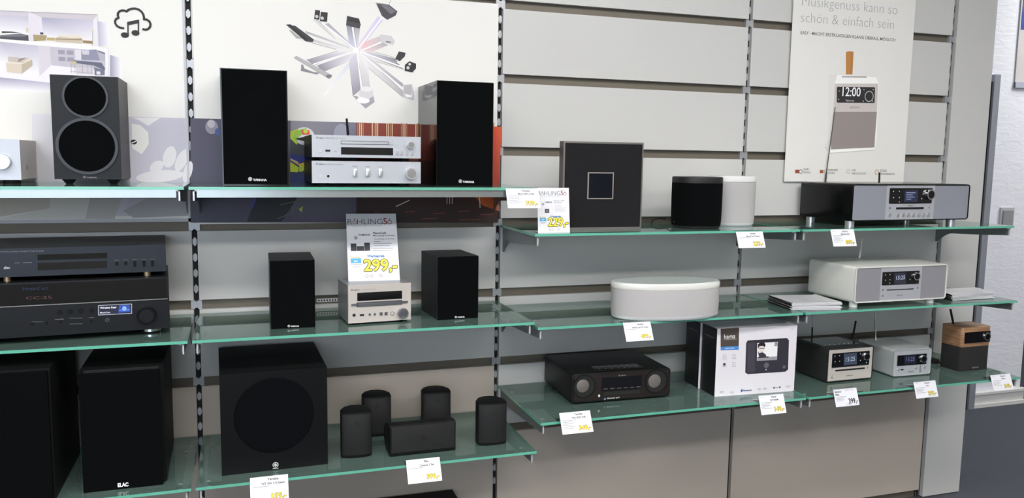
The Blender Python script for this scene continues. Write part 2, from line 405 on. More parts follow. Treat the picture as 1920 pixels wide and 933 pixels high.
# ------------------------------------------------------------------ ceiling lamps
LAMPM = {}
for i, (x, y, lx, ly, e) in enumerate(LAMPS):
    nm = ('row above the shelves' if y > -3 else 'second row')  # the lamp added for the plaster wall falls in the first group
    d = empty('ceiling_light', (x, y, CEIL - 0.045), 0, f'long flat white ceiling light, {nm}', 'ceiling light', 'ceiling lights ' + nm)
    MB().ring(rr(-lx / 2 - .03, lx / 2 + .03, -ly / 2 - .03, ly / 2 + .03, .01), rr(-lx / 2, lx / 2, -ly / 2, ly / 2, .01), 0, .045, 'z').build('frame', WHITEPL, d)
    if e not in LAMPM:
        M = bpy.data.materials.new('lamp_diffuser'); M.use_nodes = True; bs = M.node_tree.nodes['Principled BSDF']
        bs.inputs['Emission Color'].default_value = (1.0, 0.98, 0.95, 1); bs.inputs['Emission Strength'].default_value = e; LAMPM[e] = M
    MB().box(-lx / 2, lx / 2, -ly / 2, ly / 2, 0.008, 0.02).build('diffuser', LAMPM[e], d)

# ------------------------------------------------------------------ the slatted display wall, one thing per bay
names = ['left of the first slotted post', 'between the first and second slotted post', 'between the second and third slotted post', 'between the third post and the blank end panel']
for b in range(4):
    d = empty('slat_wall_bay', (b - 0.5 if b == 0 else b - 0.5, 0, 0), 0, 'bay of grey slatted display wall ' + names[b], 'slatwall')
    low = 5 if b < 2 else 6
    MB().box(-0.485, 0.485, 0.019, 0.026, 0.0, 2.62).build('back_channel', CHAN, d)
    for i in range(-2, low):
        zt = min(2.62, Z0 - PITCHZ * i - GAP); zb = Z0 - PITCHZ * (i + 1)
        MB().box(-0.4915, 0.4915, 0.0, 0.0175, zb, zt, 0.0012, 1).build('slat', SLAT, d)
    MB().box(-0.4915, 0.4915, 0.0, 0.0175, 0.04, Z0 - PITCHZ * low - GAP, 0.0012, 1).build('base_panel', BASEP, d)
    MB().box(-0.485, 0.485, 0.06, 0.075, 0.0, 0.06).build('kick_board', mat('kick_brown', (70, 52, 46), 0.5), d)
for b in range(4):
    lab = ['slotted steel post at the left, between the two wide picture posters', 'slotted steel post in the middle, right edge of the device poster', 'slotted steel post behind the white round speaker', 'slotted steel post beside the blank end panel'][b]
    d = empty('slotted_post', (b, 0, 0), 0, lab, 'post')
    MB().box(-0.0145, 0.0145, 0.017, 0.06, 0.0, 2.62).build('channel', DARK, d)
    mb = MB()
    k = 0
    z = Z0 - GAP / 2 + 0.05 * 11
    gl = [Z0 - PITCHZ * i - GAP / 2 for i in range(-2, 9)]
    for g0, g1 in zip(gl, gl[1:]):
        for j in range(1, 5):
            zc = g0 + (g1 - g0) * j / 5
            if zc < 0.06 or (b > 1 and zc < Z0 - PITCHZ * 6 - GAP): continue
            mb.prism([(-.0062, zc - .007), (-.0035, zc - .0095), (-.0025, zc - .013), (.0025, zc - .013), (.0035, zc - .0095), (.0062, zc - .007), (.0062, zc + .007),
                      (.0035, zc + .0095), (.0025, zc + .013), (-.0025, zc + .013), (-.0035, zc + .0095), (-.0062, zc + .007)], .008, .0172)
    for g in gl:
        if g < 0.06 or (b < 2 and g < Z0 - PITCHZ * 5.5) or g < Z0 - PITCHZ * 6.5: continue
        mb.prism([(-.0165, g - .0145), (-.006, g - .0145), (-.003, g - .010), (.003, g - .010), (.006, g - .0145), (.0165, g - .0145),
                  (.0165, g + .0145), (.006, g + .0145), (.003, g + .010), (-.003, g + .010), (-.006, g + .0145), (-.0165, g + .0145)], .005, .0185)
    mb.box(-.0088, -.0078, .0150, .0172, 0.0, 2.62).box(.0078, .0088, .0150, .0172, 0.0, 2.62)
    mb.build('slotted_face', STEEL, d)
d = empty('end_panel', (3.12, 0, 0), 0, 'tall blank grey end panel closing the slatted wall on the right', 'panel')
MB().box(-0.1045, 0.107, -0.001, 0.04, 0.004, 2.62, 0.0015, 1).build('panel', SLAT, d)
MB().box(-0.1, 0.1, 0.004, 0.04, 0.0, 0.006).build('foot_strip', DARK, d)

# ------------------------------------------------------------------ glass shelves on brackets
def zz(r): return Z0 + r
T1, T3, M2, M3, L2, L3 = zz(-.628), zz(-.772), zz(-1.042), zz(-1.060), zz(-1.441), zz(-1.353)
DT, DM, DL = 0.36, 0.40, 0.44
TH = 0.008
def bracket(x, z, D, side, label):
    d = empty('shelf_bracket', (x, 0, z - TH), 0, label, 'bracket')
    h0, h1 = 0.088, 0.030
    P = [(0.004, 0), (0.004, -h0), (-0.012, -h0)]
    for i in range(9):
        t = i / 8; P.append((-0.012 - 0.075 * t, -h0 + (h0 - 0.047) * math.sin(t * math.pi / 2)))
    P += [(-D * .55, -0.041), (-D + 0.012, -h1), (-D + 0.012, 0)]
    MB().prism(P, -0.0013, 0.0013, 'x').build('arm', BRKT, d)
    w = 0.013 * side
    MB().box(min(0, w), max(0, w), -D + 0.012, 0.003, -0.0026, 0, 0.0004, 1).box(min(0, w), max(0, w), -D + 0.0105, -D + 0.012, -0.003, 0).build('flange', BRKT, d)
    e = MB().box(-0.0022, 0.0022, -D + 0.0075, -D + 0.0125, -h1, 0, 0.001, 1)
    e.box(min(-.002 * side, w), max(-.002 * side, w), -D + 0.0075, -D + 0.0125, -0.0045, 0, 0.001, 1)
    e.build('end_cap', mat('bracket_cap', (205, 206, 208), 0.3, 0.4), d)
    MB().cyl((w * 1.4, -D + 0.06, -0.001), 'z', 0.006, 0.0012, 14).cyl((w * 1.4, -0.07, -0.001), 'z', 0.006, 0.0012, 14).build('pad', mat('clear_pad', (190, 205, 200), 0.4), d)
BW = {}
def shelf(b, z, D, where, rail=False):
    x0, x1 = b - 1 + 0.006, b - 0.006
    d = empty('glass_shelf', ((x0 + x1) / 2, -D / 2, z), 0, 'green-edged clear glass shelf, ' + where, 'shelf')
    w = (x1 - x0) / 2
    mb = MB().box(-w, w, -D / 2, D / 2 - 0.006, -TH, 0)
    for f in mb.bm.faces:
        f.material_index = 0 if abs(f.normal.z) > 0.5 or abs(f.calc_center_median().z + TH / 2) > TH * .4 else 1
    mb.build('pane', [GLASS, EDGE], d, smooth=False)
    if rail:
        MB().box(-w + .02, w - .02, -D / 2 + 0.006, -D / 2 + 0.016, -TH - 0.0215, -TH, 0.001, 1).build('front_rail', mat('rail_silver', (170, 176, 176), 0.22, 0.8), d)
    if b > 1 or True:
        bracket(x1 - 0.012, z, D, 1 if False else -1, 'shelf bracket, right end of the shelf at ' + BW[where])
    if b > 0:
        bracket(x0 + 0.012, z, D, 1, 'shelf bracket, left end of the shelf at ' + BW[where])
W1 = ['left edge of the picture, top level', 'second bay, top level under the silver stereo stack', 'third bay, top level under the square black speaker', 'fourth bay, top level under the long black radio']
W2 = ['left edge of the picture, middle level under the receiver', 'second bay, middle level under the small silver stereo', 'third bay, middle level under the white oval speaker', 'fourth bay, middle level under the white radio']
W3 = ['left edge of the picture, bottom level', 'second bay, bottom level under the subwoofer', 'third bay, bottom level under the brown-black radio', 'fourth bay, bottom level under the wooden radio']
for W_, l_ in ((W1, 'top'), (W2, 'middle'), (W3, 'bottom')):
    for w_, c_ in zip(W_, ('first bay', 'second bay', 'third bay', 'fourth bay')): BW[w_] = c_ + ' from left, ' + l_ + ' level'
for b in range(4):
    shelf(b, T1 if b < 2 else T3, DT, W1[b], b < 2)
    shelf(b, M2 if b < 2 else M3, DM, W2[b])
    shelf(b, L2 if b < 2 else L3, DL, W3[b])

# ================================================================== POSTERS
PY = -0.0035
def wallP(px, py):
    w = at(px, py, Y=PY); return (w.x, w.z)
# --- left poster
zb1 = at(300, 415.5, Y=0).z
p = empty('wide_poster', (-0.5, 0, zb1), 0, 'white poster with a cutaway house and a music cloud, left bay', 'poster')
MB().box(-0.49, 0.4905, PY, 0, 0, 2.45 - zb1).build('sheet', POSTER, p)
MB().box(-0.49, 0.4905, PY - 0.003, PY, 0, 0.010, 0.001).box(0.484, 0.4905, PY - 0.003, PY, 0, 2.45 - zb1, 0.001).build('edge_strip', mat('strip_grey', (196, 196, 204), 0.4), p)
k = Ink(wallP, lambda u, v, l: (u + 0.5, PY - l, v - zb1))
def z3(L): return [(x / 5.83, y / 5.83) for x, y in L]
LI, WH = (186, 183, 204), (243, 240, 243)
k.poly(z3([(1070, 230), (1190, 260), (1200, 500), (1085, 505)]), 0, [LI, WH, WH, (190, 186, 208)])
k.poly(z3([(1205, 600), (1330, 640), (1330, 860), (1205, 830)]), 0, [(150, 148, 178), WH, WH, (150, 148, 178)])
k.poly(z3([(0, 845), (548, 905), (548, 1010), (0, 990)]), 0, [(160, 156, 184), (190, 186, 205), WH, WH]); k.up()
k.poly(z3([(0, 118), (315, 130), (310, 185), (0, 165)]), (208, 201, 211))
k.poly(z3([(0, 165), (310, 185), (312, 380), (0, 360)]), 0, [(200, 196, 214), (196, 192, 210), WH, WH])
k.poly(z3([(315, 130), (1065, 160), (1020, 220), (455, 190)]), (206, 198, 206))
k.poly(z3([(455, 190), (1020, 220), (1015, 480), (470, 430)]), 0, [(168, 164, 192), (200, 196, 214), WH, WH])
k.poly(z3([(0, 455), (420, 495), (430, 830), (0, 690)]), 0, [(184, 180, 200), (196, 192, 208), WH, WH])
k.poly(z3([(0, 690), (430, 830), (560, 712), (1150, 775), (1200, 830), (1200, 860), (548, 905), (0, 842)]), (238, 234, 240))
k.poly(z3([(545, 500), (1050, 535), (1150, 580), (1150, 775), (560, 712)]), (196, 192, 204)); k.up()
k.poly(z3([(0, 385), (225, 365), (310, 385), (315, 448), (0, 425)]), (72, 72, 80))
k.poly(z3([(0, 385), (225, 365), (310, 385), (260, 400), (0, 400)]), (112, 112, 122)); k.up()
k.poly(z3([(20, 342), (140, 346), (230, 356), (20, 362)]), (36, 36, 40))
k.poly(z3([(310, 130), (455, 190), (470, 385), (355, 452), (318, 450)]), (226, 220, 230))
k.poly(z3([(1020, 220), (1065, 160), (1080, 512), (1015, 485)]), (228, 224, 232))
k.poly(z3([(362, 378), (515, 388), (500, 442), (370, 450)]), (168, 150, 108))
k.poly(z3([(515, 410), (600, 412), (600, 445), (510, 440)]), (190, 170, 118))
k.poly(z3([(905, 440), (1010, 448), (1010, 478), (905, 470)]), (146, 126, 86))
k.poly(z3([(600, 420), (640, 400), (890, 410), (905, 432), (898, 475), (605, 455)]), (206, 192, 172))
k.up().poly(z3([(630, 398), (650, 378), (880, 384), (895, 412), (780, 416)]), (226, 218, 204))
k.poly(z3([(605, 420), (895, 428), (900, 440), (605, 432)]), (150, 132, 108))
k.poly(z3([(440, 352), (475, 356), (475, 378), (440, 376)]), (58, 54, 66)).poly(z3([(285, 305), (312, 305), (312, 355), (285, 355)]), (214, 206, 190))
k.line(z3([(1015, 330), (1012, 500)]), .9, (150, 140, 120)).disc(1010 / 5.83, 322 / 5.83, 2.2, (226, 212, 170))
k.poly(z3([(0, 425), (330, 452), (1080, 512), (1190, 535), (1190, 562), (330, 490), (0, 455)]), (247, 245, 247))
k.poly(z3([(420, 497), (545, 503), (555, 712), (435, 830)]), (214, 207, 217))
for a, b_, c_, e_ in ((635, 545, 710, 595), (730, 550, 805, 600), (640, 620, 715, 668), (735, 625, 808, 674)): k.rect(a / 5.83, b_ / 5.83, c_ / 5.83, e_ / 5.83, (156, 150, 166))
k.poly(z3([(820, 540), (885, 545), (890, 655), (825, 650)]), (222, 218, 226)).poly(z3([(890, 545), (1055, 540), (1090, 660), (890, 655)]), (142, 142, 166))
k.poly(z3([(890, 548), (975, 550), (975, 598), (905, 596)]), (206, 202, 214)).poly(z3([(1060, 548), (1150, 580), (1150, 665), (1092, 660)]), (180, 178, 192))
k.up().poly(z3([(1060, 548), (1150, 580), (1150, 592), (1085, 570)]), (88, 86, 104))
k.poly(z3([(800, 658), (1110, 685), (1152, 752), (1140, 765), (1020, 715), (830, 690)]), (98, 100, 122))
k.poly(z3([(1030, 735), (1145, 765), (1145, 822), (1035, 822)]), (116, 116, 138)).poly(z3([(830, 735), (1020, 742), (1020, 815), (835, 808)]), (208, 202, 212))
k.up()
for x in (778, 820, 900, 960, 1000): k.line(z3([(x, 700), (x + 2, 800)]), .7, (138, 134, 146))
k.line(z3([(770, 780), (1020, 800)]), .6, (138, 134, 146)).poly(z3([(768, 668), (838, 672), (835, 708), (775, 704)]), (196, 186, 160)).rect(1055 / 5.83, 780 / 5.83, 1098 / 5.83, 815 / 5.83, (226, 226, 232))
k.poly(z3([(1150, 580), (1190, 540), (1205, 830), (1160, 830)]), (240, 237, 242)).line(z3([(1182, 545), (1188, 830)]), .8, (190, 186, 196))
k.line(z3([(0, 117), (315, 130), (1065, 160)]), .7, (160, 154, 162)).line(z3([(1065, 160), (1080, 510), (1190, 535)]), .5, (196, 190, 200))
k.poly(z3([(65, 690), (240, 700), (240, 805), (78, 785)]), (216, 204, 187)).poly(z3([(240, 700), (350, 650), (355, 715), (240, 805)]), (190, 176, 157))
k.poly(z3([(90, 670), (200, 680), (320, 632), (352, 650), (240, 702), (62, 690)]), (228, 219, 205))
k.up().poly(z3([(90, 618), (205, 625), (200, 682), (90, 672)]), (196, 187, 178)).poly(z3([(205, 640), (290, 630), (215, 680), (198, 680)]), (150, 140, 132)).poly(z3([(290, 630), (330, 632), (250, 690), (215, 690)]), (206, 196, 182))
# music cloud
cl = [(1348, 309), (1312, 302), (1280, 285), (1262, 258), (1258, 232), (1270, 208), (1298, 194), (1288, 172), (1290, 145), (1308, 124), (1335, 114), (1362, 116), (1384, 128), (1405, 108), (1440, 96), (1478, 94), (1515, 104), (1548, 128), (1568, 160), (1576, 196), (1574, 212), (1605, 214), (1632, 232), (1646, 262), (1642, 292), (1622, 316), (1594, 326), (1568, 320)]
k.line(z3(cl), 25 / 5.83, (24, 20, 20))
k.up()
for x, y in cl: k.disc(x / 5.83, y / 5.83, 12.3 / 5.83, (24, 20, 20), 14)
k.poly(z3([(1392, 240), (1522, 214), (1522, 250), (1392, 277)]), (24, 20, 20)).line(z3([(1399, 240), (1401, 382)]), 15 / 5.83, (24, 20, 20)).line(z3([(1514, 225), (1514, 360)]), 15 / 5.83, (24, 20, 20))
k.disc(1366 / 5.83, 383 / 5.83, 44 / 5.83, (24, 20, 20), ry=31 / 5.83).disc(1482 / 5.83, 360 / 5.83, 44 / 5.83, (24, 20, 20), ry=32 / 5.83)
# photo strip with a hand
k.l = 0.0004
k.poly([(60, 213), (240, 218.5), (240, 405), (60, 405)], 0, [(226, 224, 230), (214, 211, 222), (206, 203, 214), (222, 219, 220)])
k.poly([(240, 218.5), (353, 221.5), (357, 404), (240, 405)], 0, [(206, 202, 216), (196, 193, 208), (196, 193, 208), (200, 197, 208)])
k.poly([(0, 362), (93, 365), (93, 390), (0, 406)], (205, 200, 190)).up().poly([(93, 365), (170, 366), (160, 410), (0, 410), (93, 390)], (222, 221, 215)); k.up()
k.poly([(247, 220), (300, 221), (278, 236), (262, 226)], (238, 236, 238)).poly([(247, 232), (262, 234), (278, 248), (279, 270), (266, 289), (248, 278)], (240, 238, 236))
k.disc(251, 266, 6, (22, 22, 24), ry=5); k.up().line([(247, 268), (256, 264)], 2, (235, 235, 235))
for x, y, rx, ry, ro in ((318, 294, 12, 22, -.25), (341, 300, 10, 24, -.45), (294, 312, 10, 15, -.9), (352, 322, 8, 22, -.3), (300, 330, 45, 12, .1)): k.disc(x, y, rx, (230, 227, 231), ry=ry, rot=ro)
k.poly([(170, 368), (230, 366), (215, 410), (160, 410)], (196, 194, 190)).poly([(285, 366), (350, 366), (356, 404), (250, 408), (230, 395)], (180, 178, 184))
k.build('print', p)

# --- middle poster
zb2 = at(650, 417, Y=0).z; zt2 = at(937, 8, Y=0).z
p = empty('wide_poster', (0.5, 0, zb2), 0, 'white poster with a star of grey arms carrying devices, second bay', 'poster')
MB().box(-0.487, 0.489, PY, 0, 0, zt2 - zb2).build('sheet', POSTER, p)
k = Ink(wallP, lambda u, v, l: (u - 0.5, PY - l, v - zb2))
def z1(L): return [(520 + x / 4.444, y / 4.444) for x, y in L]
G1, G2, GW = (150, 146, 158), (205, 202, 206), (236, 233, 233)
k.poly(z1([(840, 130), (880, 170), (680, 420), (650, 400)]), 0, [(216, 206, 232), (206, 198, 234), (222, 210, 226), (226, 216, 226)])
k.poly(z1([(590, 520), (600, 560), (400, 800), (380, 790)]), 0, [(214, 218, 230), (220, 222, 232), (240, 238, 238), (240, 238, 238)]); k.up()
def arm(pts, c0, c1): k.poly(z1(pts), 0, [c0, c0, c1, c1])
arm([(230, 255), (240, 280), (600, 405), (640, 400)], (190, 187, 190), (232, 229, 232)); arm([(290, 345), (310, 330), (620, 415), (500, 412)], (200, 197, 199), (236, 232, 234))
arm([(300, 150), (345, 165), (500, 330), (480, 330)], (196, 192, 192), (235, 232, 232)); arm([(390, 205), (425, 190), (640, 390), (600, 385)], (180, 177, 182), (212, 210, 224))
arm([(575, 215), (625, 220), (650, 400), (600, 380)], (150, 148, 156), (206, 208, 226)); arm([(635, 230), (690, 230), (670, 395), (652, 395)], (176, 174, 180), (226, 220, 230))
arm([(855, 300), (870, 345), (700, 412), (720, 350)], (200, 196, 198), (238, 190, 194)); arm([(870, 350), (925, 375), (780, 435), (700, 420)], (176, 172, 176), (230, 206, 208))
arm([(990, 490), (1000, 525), (700, 435), (780, 435)], (140, 136, 148), (216, 214, 224)); arm([(1010, 530), (1050, 575), (800, 490), (690, 430)], (118, 116, 128), (226, 222, 228))
arm([(1050, 700), (1040, 735), (700, 440), (800, 500)], (160, 155, 165), (220, 216, 222)); arm([(1050, 760), (1045, 805), (750, 560), (720, 480)], (176, 172, 176), (234, 230, 232))
arm([(700, 740), (630, 800), (600, 480), (665, 440)], (150, 146, 160), (214, 210, 222)); arm([(775, 740), (715, 740), (680, 450), (750, 520)], (200, 196, 200), (238, 234, 236))
arm([(245, 500), (290, 535), (620, 430), (500, 425)], (150, 146, 158), (228, 225, 230)); arm([(330, 545), (380, 600), (600, 510), (640, 440)], (140, 136, 150), (226, 222, 230))
k.up()
for L in ([(300, 165), (485, 325)], [(420, 200), (640, 392)], [(265, 350), (490, 412)], [(250, 270), (600, 400)], [(310, 540), (630, 425)], [(670, 460), (715, 735)], [(600, 520), (630, 800)], [(700, 440), (1045, 760)], [(760, 565), (1045, 808)], [(800, 430), (985, 480)], [(820, 510), (1050, 580)], [(700, 425), (865, 350)], [(640, 225), (665, 395)], [(240, 500), (500, 425)]):
    k.line(z1(L), .45, (96, 92, 100))
for L in ([(625, 225), (655, 400)], [(640, 400), (370, 190)], [(300, 535), (650, 425)], [(665, 440), (700, 735)], [(690, 430), (1045, 560)], [(690, 440), (1050, 740)], [(700, 420), (870, 350)], [(870, 150), (660, 425)]):
    k.line(z1(L), 2.6, (246, 244, 246))
k.up()
k.poly(z1([(95, 250), (160, 320), (215, 325), (205, 310), (170, 300), (120, 255)]), (170, 166, 168)).poly(z1([(200, 535), (195, 590), (330, 620), (355, 605), (300, 600), (225, 570), (215, 540)]), (136, 132, 140))
k.poly(z1([(630, 800), (735, 903), (810, 850), (795, 770), (760, 800), (735, 862), (690, 840), (665, 800)]), (166, 160, 172)).poly(z1([(1045, 805), (1120, 835), (1138, 835), (1138, 770), (1120, 700), (1050, 710), (1050, 770)]), (196, 192, 194))
k.disc(*z1([(715, 835)])[0], 12, (244, 242, 243), ry=6).poly(z1([(1060, 785), (1120, 780), (1120, 810), (1075, 808)]), (244, 242, 243)); k.up()
k.poly(z1([(72, 205), (150, 215), (305, 330), (295, 350), (235, 345)]), (52, 50, 56)).poly(z1([(315, 82), (356, 88), (350, 165), (306, 158)]), (34, 32, 36)).poly(z1([(362, 98), (420, 105), (414, 182), (355, 176)]), (38, 36, 40))
k.poly(z1([(580, 132), (680, 155), (695, 205), (685, 238), (572, 212)]), (64, 62, 66)).poly(z1([(820, 22), (930, 40), (1000, 95), (985, 130), (915, 165), (870, 130)]), (70, 66, 74))
k.poly(z1([(855, 285), (950, 300), (978, 345), (965, 375), (865, 352)]), (206, 203, 205)).poly(z1([(1012, 428), (1068, 440), (1062, 470), (1020, 510), (982, 490)]), (48, 46, 52)).poly(z1([(1100, 510), (1155, 530), (1155, 570), (1125, 603), (1060, 590), (1062, 540)]), (34, 33, 38))
k.poly(z1([(135, 480), (160, 465), (455, 625), (450, 642), (430, 655)]), (178, 175, 178)).poly(z1([(1055, 708), (1118, 708), (1112, 792), (1058, 780)]), (180, 177, 180)).poly(z1([(420, 620), (455, 625), (450, 642), (430, 655), (400, 635)]), (120, 118, 122))
k.poly(z1([(690, 735), (790, 735), (800, 800), (760, 825), (690, 805), (680, 780)]), (214, 210, 214)); k.up()
k.poly(z1([(72, 205), (110, 203), (250, 320), (235, 340)]), (28, 26, 30)).disc(*z1([(328, 138)])[0], 3, (200, 200, 202)).disc(*z1([(374, 152)])[0], 3, (200, 200, 202))
k.poly(z1([(590, 140), (675, 158), (690, 195), (585, 178)]), (40, 38, 42)).poly(z1([(850, 32), (925, 45), (985, 95), (945, 120)]), (112, 108, 118)).line(z1([(905, 347), (945, 352)]), 1.6, (40, 38, 40))
k.disc(*z1([(1088, 565)])[0], 3, (206, 206, 210)).disc(*z1([(1102, 535)])[0], 2.4, (206, 206, 210)).disc(*z1([(742, 742)])[0], 11, (232, 229, 231), ry=5).line(z1([(920, 60), (950, -10)]), .6, (90, 88, 92)).disc(*z1([(655, 420)])[0], 5, (250, 248, 250))
# faint outlines at the top
for x in (640, 700, 760, 880): k.line([(x - 12, 6), (x + 12, 7)], .5, (226, 218, 214))
# photo strip
k.l = 0.0004
k.poly([(357, 221.5), (545, 226), (545, 417), (357, 417)], 0, [(84, 82, 102), (92, 90, 110), (80, 76, 96), (84, 82, 102)])
k.poly([(545, 226), (668, 229.5), (668, 417), (545, 417)], 0, [(150, 148, 158), (112, 112, 132), (84, 80, 100), (80, 76, 96)])
k.poly([(668, 229.5), (941, 237.5), (937, 300), (668, 300)], (132, 52, 36)).poly([(668, 300), (937, 300), (934, 417), (668, 417)], 0, [(70, 30, 26), (110, 42, 28), (52, 32, 28), (50, 34, 34)]); k.up()
k.disc(397, 238, 12, (150, 146, 162), ry=14).disc(408, 247, 5, (76, 92, 150), ry=7).disc(640, 250, 14, (150, 152, 170), ry=18); k.up().disc(396, 232, 7, (196, 188, 198), ry=8)
k.l = 0.0006
x = 670.0; i = 0
while x < 938:
    if (i // 4) % 2 == 0: k.poly([(x, 230.5), (x + 1.6, 230.5), (x + 1.6, 262 + (i * 7) % 12), (x, 262 + (i * 7) % 12)], (226, 196, 160) if i % 3 else (176, 120, 84))
    x += 3.4; i += 1
k.poly([(914, 237), (940, 237.5), (936, 345), (905, 345)], 0, [(196, 60, 34), (226, 90, 44), (160, 60, 40), (120, 40, 32)])
k.poly([(790, 290), (815, 296), (815, 345), (790, 345)], (120, 34, 26)).poly([(700, 345), (760, 346), (720, 350)], (170, 60, 36))
# rider's helmet and arm
def z2(L): return [(530 + x / 6.663, 210 + y / 6.663) for x, y in L]
k.poly(z2([(95, 330), (200, 300), (330, 300), (420, 520), (420, 933), (95, 933)]), (60, 64, 72)); k.up()
k.disc(*z2([(270, 300)])[0], 19, (222, 220, 226), ry=17).poly(z2([(95, 240), (200, 205), (160, 300), (180, 410), (95, 330)]), (186, 206, 60)).poly(z2([(95, 520), (320, 560), (360, 640), (95, 650)]), (34, 46, 132))
k.poly(z2([(95, 620), (200, 690), (190, 750), (95, 745)]), (196, 214, 50)).poly(z2([(95, 760), (330, 760), (360, 880), (95, 880)]), (40, 52, 110)); k.up()
k.poly(z2([(130, 330), (160, 240), (230, 215), (300, 200), (270, 260), (200, 310), (180, 400)]), (150, 196, 70)).poly(z2([(230, 225), (330, 225), (340, 280), (250, 285)]), (226, 98, 60)).poly(z2([(150, 330), (330, 300), (330, 370), (200, 350)]), (30, 32, 40))
k.poly(z2([(210, 640), (320, 640), (320, 700), (230, 745), (200, 740)]), (186, 206, 60)).poly(z2([(95, 600), (210, 670), (330, 620), (330, 600), (210, 650), (95, 585)]), (226, 180, 50))
k.up().text('movistar', z2([(100, 590)])[0], z2([(200, 640)])[0], (240, 240, 244), .02)
k.disc(*z2([(285, 240)])[0], 4, (206, 220, 80), ry=4)
# strip below the shelf
k.l = 0.0006
k.poly([(482, 366), (560, 366), (528, 415), (463, 415)], (34, 36, 44)).poly([(478, 366), (484, 366), (474, 390), (468, 388)], (64, 72, 150)).poly([(890, 368), (936, 367), (934, 395), (905, 385)], (206, 96, 40))
k.up().line([(742, 387), (768, 375)], 1.6, (230, 214, 200)).line([(899, 369), (900, 389)], 1.6, (240, 226, 206)).poly([(560, 392), (568, 386), (566, 398)], (180, 200, 70))
for x in (838, 843, 848): k.line([(x, 368), (x, 382)], 1.2, (220, 206, 196))
for x, y, w in ((760, 397, 18), (812, 400, 22), (860, 396, 20), (900, 402, 24), (700, 398, 14), (790, 410, 30), (860, 412, 40)): k.line([(x, y), (x + w, y - 1)], .8, (176, 84, 48))
k.line([(525, 384), (560, 376), (548, 398), (520, 410)], 2, (96, 100, 92))
k.build('print', p)

# --- tall poster of the little radio
q0, q1 = at(1470, 338, Y=-.012), at(1693, 343, Y=-.012); t0, t1 = at(1488, 0, Y=-.012), at(1718, 0, Y=-.012)
xl, xr, zb = (q0.x + t0.x) / 2, (q1.x + t1.x) / 2, (q0.z + q1.z) / 2
p = empty('tall_poster', ((xl + xr) / 2, 0, zb), 0, 'tall white poster of a small radio with a tan carrying strap', 'poster')
PW = (xr - xl) / 2; PX = (xl + xr) / 2
MB().box(-PW, PW, -.012, -.0115, 0, 2.5 - zb).build('sheet', POSTER, p)
MB().box(-.01, .01, -.0115, 0.0, 0.35, 0.37).build('sticky_pad', WHITEPL, p)
def p4(px, py): w = at(px, py, Y=-.012); return (w.x, w.z)
k = Ink(p4, lambda u, v, l: (u - PX, -.012 - l, v - zb))
g = (150, 150, 152)
def q2(x, y): return (1400 + x / 3.588, y / 3.588)
def q3(x, y): return (1440 + x / 4, 250 + y / 4)
k.text('Musikgenuss kann so', q2(372, 38), q2(1012, 98), (168, 168, 170), -0.018).text('schön & einfach sein', q2(364, 148), q2(988, 195), (168, 168, 170), -0.018)
k.text('EASY - MACHT ERSTKLASSIGEN KLANG ÜBERALL MÖGLICH', q2(362, 229), q2(998, 279), (84, 84, 86), 0.01)
k.poly([q2(552, 500), q2(870, 520), q2(888, 562), q2(872, 933), q3(800, 120), q3(465, 150), q3(425, 100), q2(548, 933)], (250, 249, 247)); k.up()
k.poly([q2(552, 500), q2(610, 500), q2(592, 560), q2(570, 930), q3(462, 145), q3(425, 100), q2(545, 933)], (228, 225, 222)).line([q3(425, 100), q3(465, 148), q3(800, 124)], 1.2, (206, 202, 198))
k.poly([q2(592, 562), q2(884, 562), q2(876, 747), q2(582, 747)], (206, 198, 194)).poly([q2(584, 749), q2(876, 749), q2(862, 933), q3(798, 105), q3(472, 120), q2(566, 933)], (152, 142, 140))
k.poly([q2(667, 352), q2(680, 345), q2(712, 345), q2(719, 352), q2(711, 500), q2(667, 500)], (190, 132, 72)).line([q2(640, 516), q2(805, 518)], 2, (170, 165, 160)); k.up()
k.poly([q2(606, 588), q2(612, 583), q2(858, 586), q2(863, 592), q2(860, 688), q2(855, 693), q2(610, 690), q2(605, 685)], (44, 42, 44)).line([q2(705, 352), q2(700, 498)], 1, (160, 106, 54)); k.up()
k.text('12:00', q2(642, 645), q2(764, 648), (246, 246, 246), .01, 1.15).arc(*q2(823, 648), 7.6, 1.1, 0, 360, (200, 200, 202)).text('Digitalradio', q2(665, 680), q2(722, 683), (220, 220, 222), .01)
for x, y in ((622, 612), (618, 668), (788, 603), (850, 603), (783, 680), (845, 680)): k.disc(*q2(x, y), .9, (220, 220, 222), 8)
k.text('sonoro', q2(695, 728), q2(758, 728), (110, 104, 102))
for x, y, a, b_ in ((265, 275, 'DAB+', 'RADIO'), (440, 280, 'STANDARD', 'SYSTEM'), (628, 283, 'LED', 'NACHTLICHT'), (840, 286, 'EDLES', 'HOLZGEHÄUSE')):
    wa = {'DAB+': 45, 'STANDARD': 82, 'LED': 30, 'EDLES': 48}[a]; wb = {'RADIO': 52, 'SYSTEM': 58, 'NACHTLICHT': 105, 'HOLZGEHÄUSE': 108}[b_]
    k.text(a, q3(x, y), q3(x + wa, y + 1), (96, 96, 100)).text(b_, q3(x, y + 23), q3(x + wb, y + 25), (96, 96, 100))
k.poly([q3(203, 272), q3(235, 272), q3(235, 298), q3(203, 298)], (150, 70, 40)).arc(*q3(244, 286), 3, 1, 0, 360, (120, 120, 122)).rect(*q3(388, 273), *q3(410, 298), (160, 90, 50)).rect(*q3(413, 273), *q3(422, 298), (180, 176, 176))
k.arc(*q3(600, 285), 3, .7, 0, 360, (170, 170, 172)).arc(*q3(815, 290), 3.4, .9, 0, 360, (180, 140, 110))
k.build('print', p)

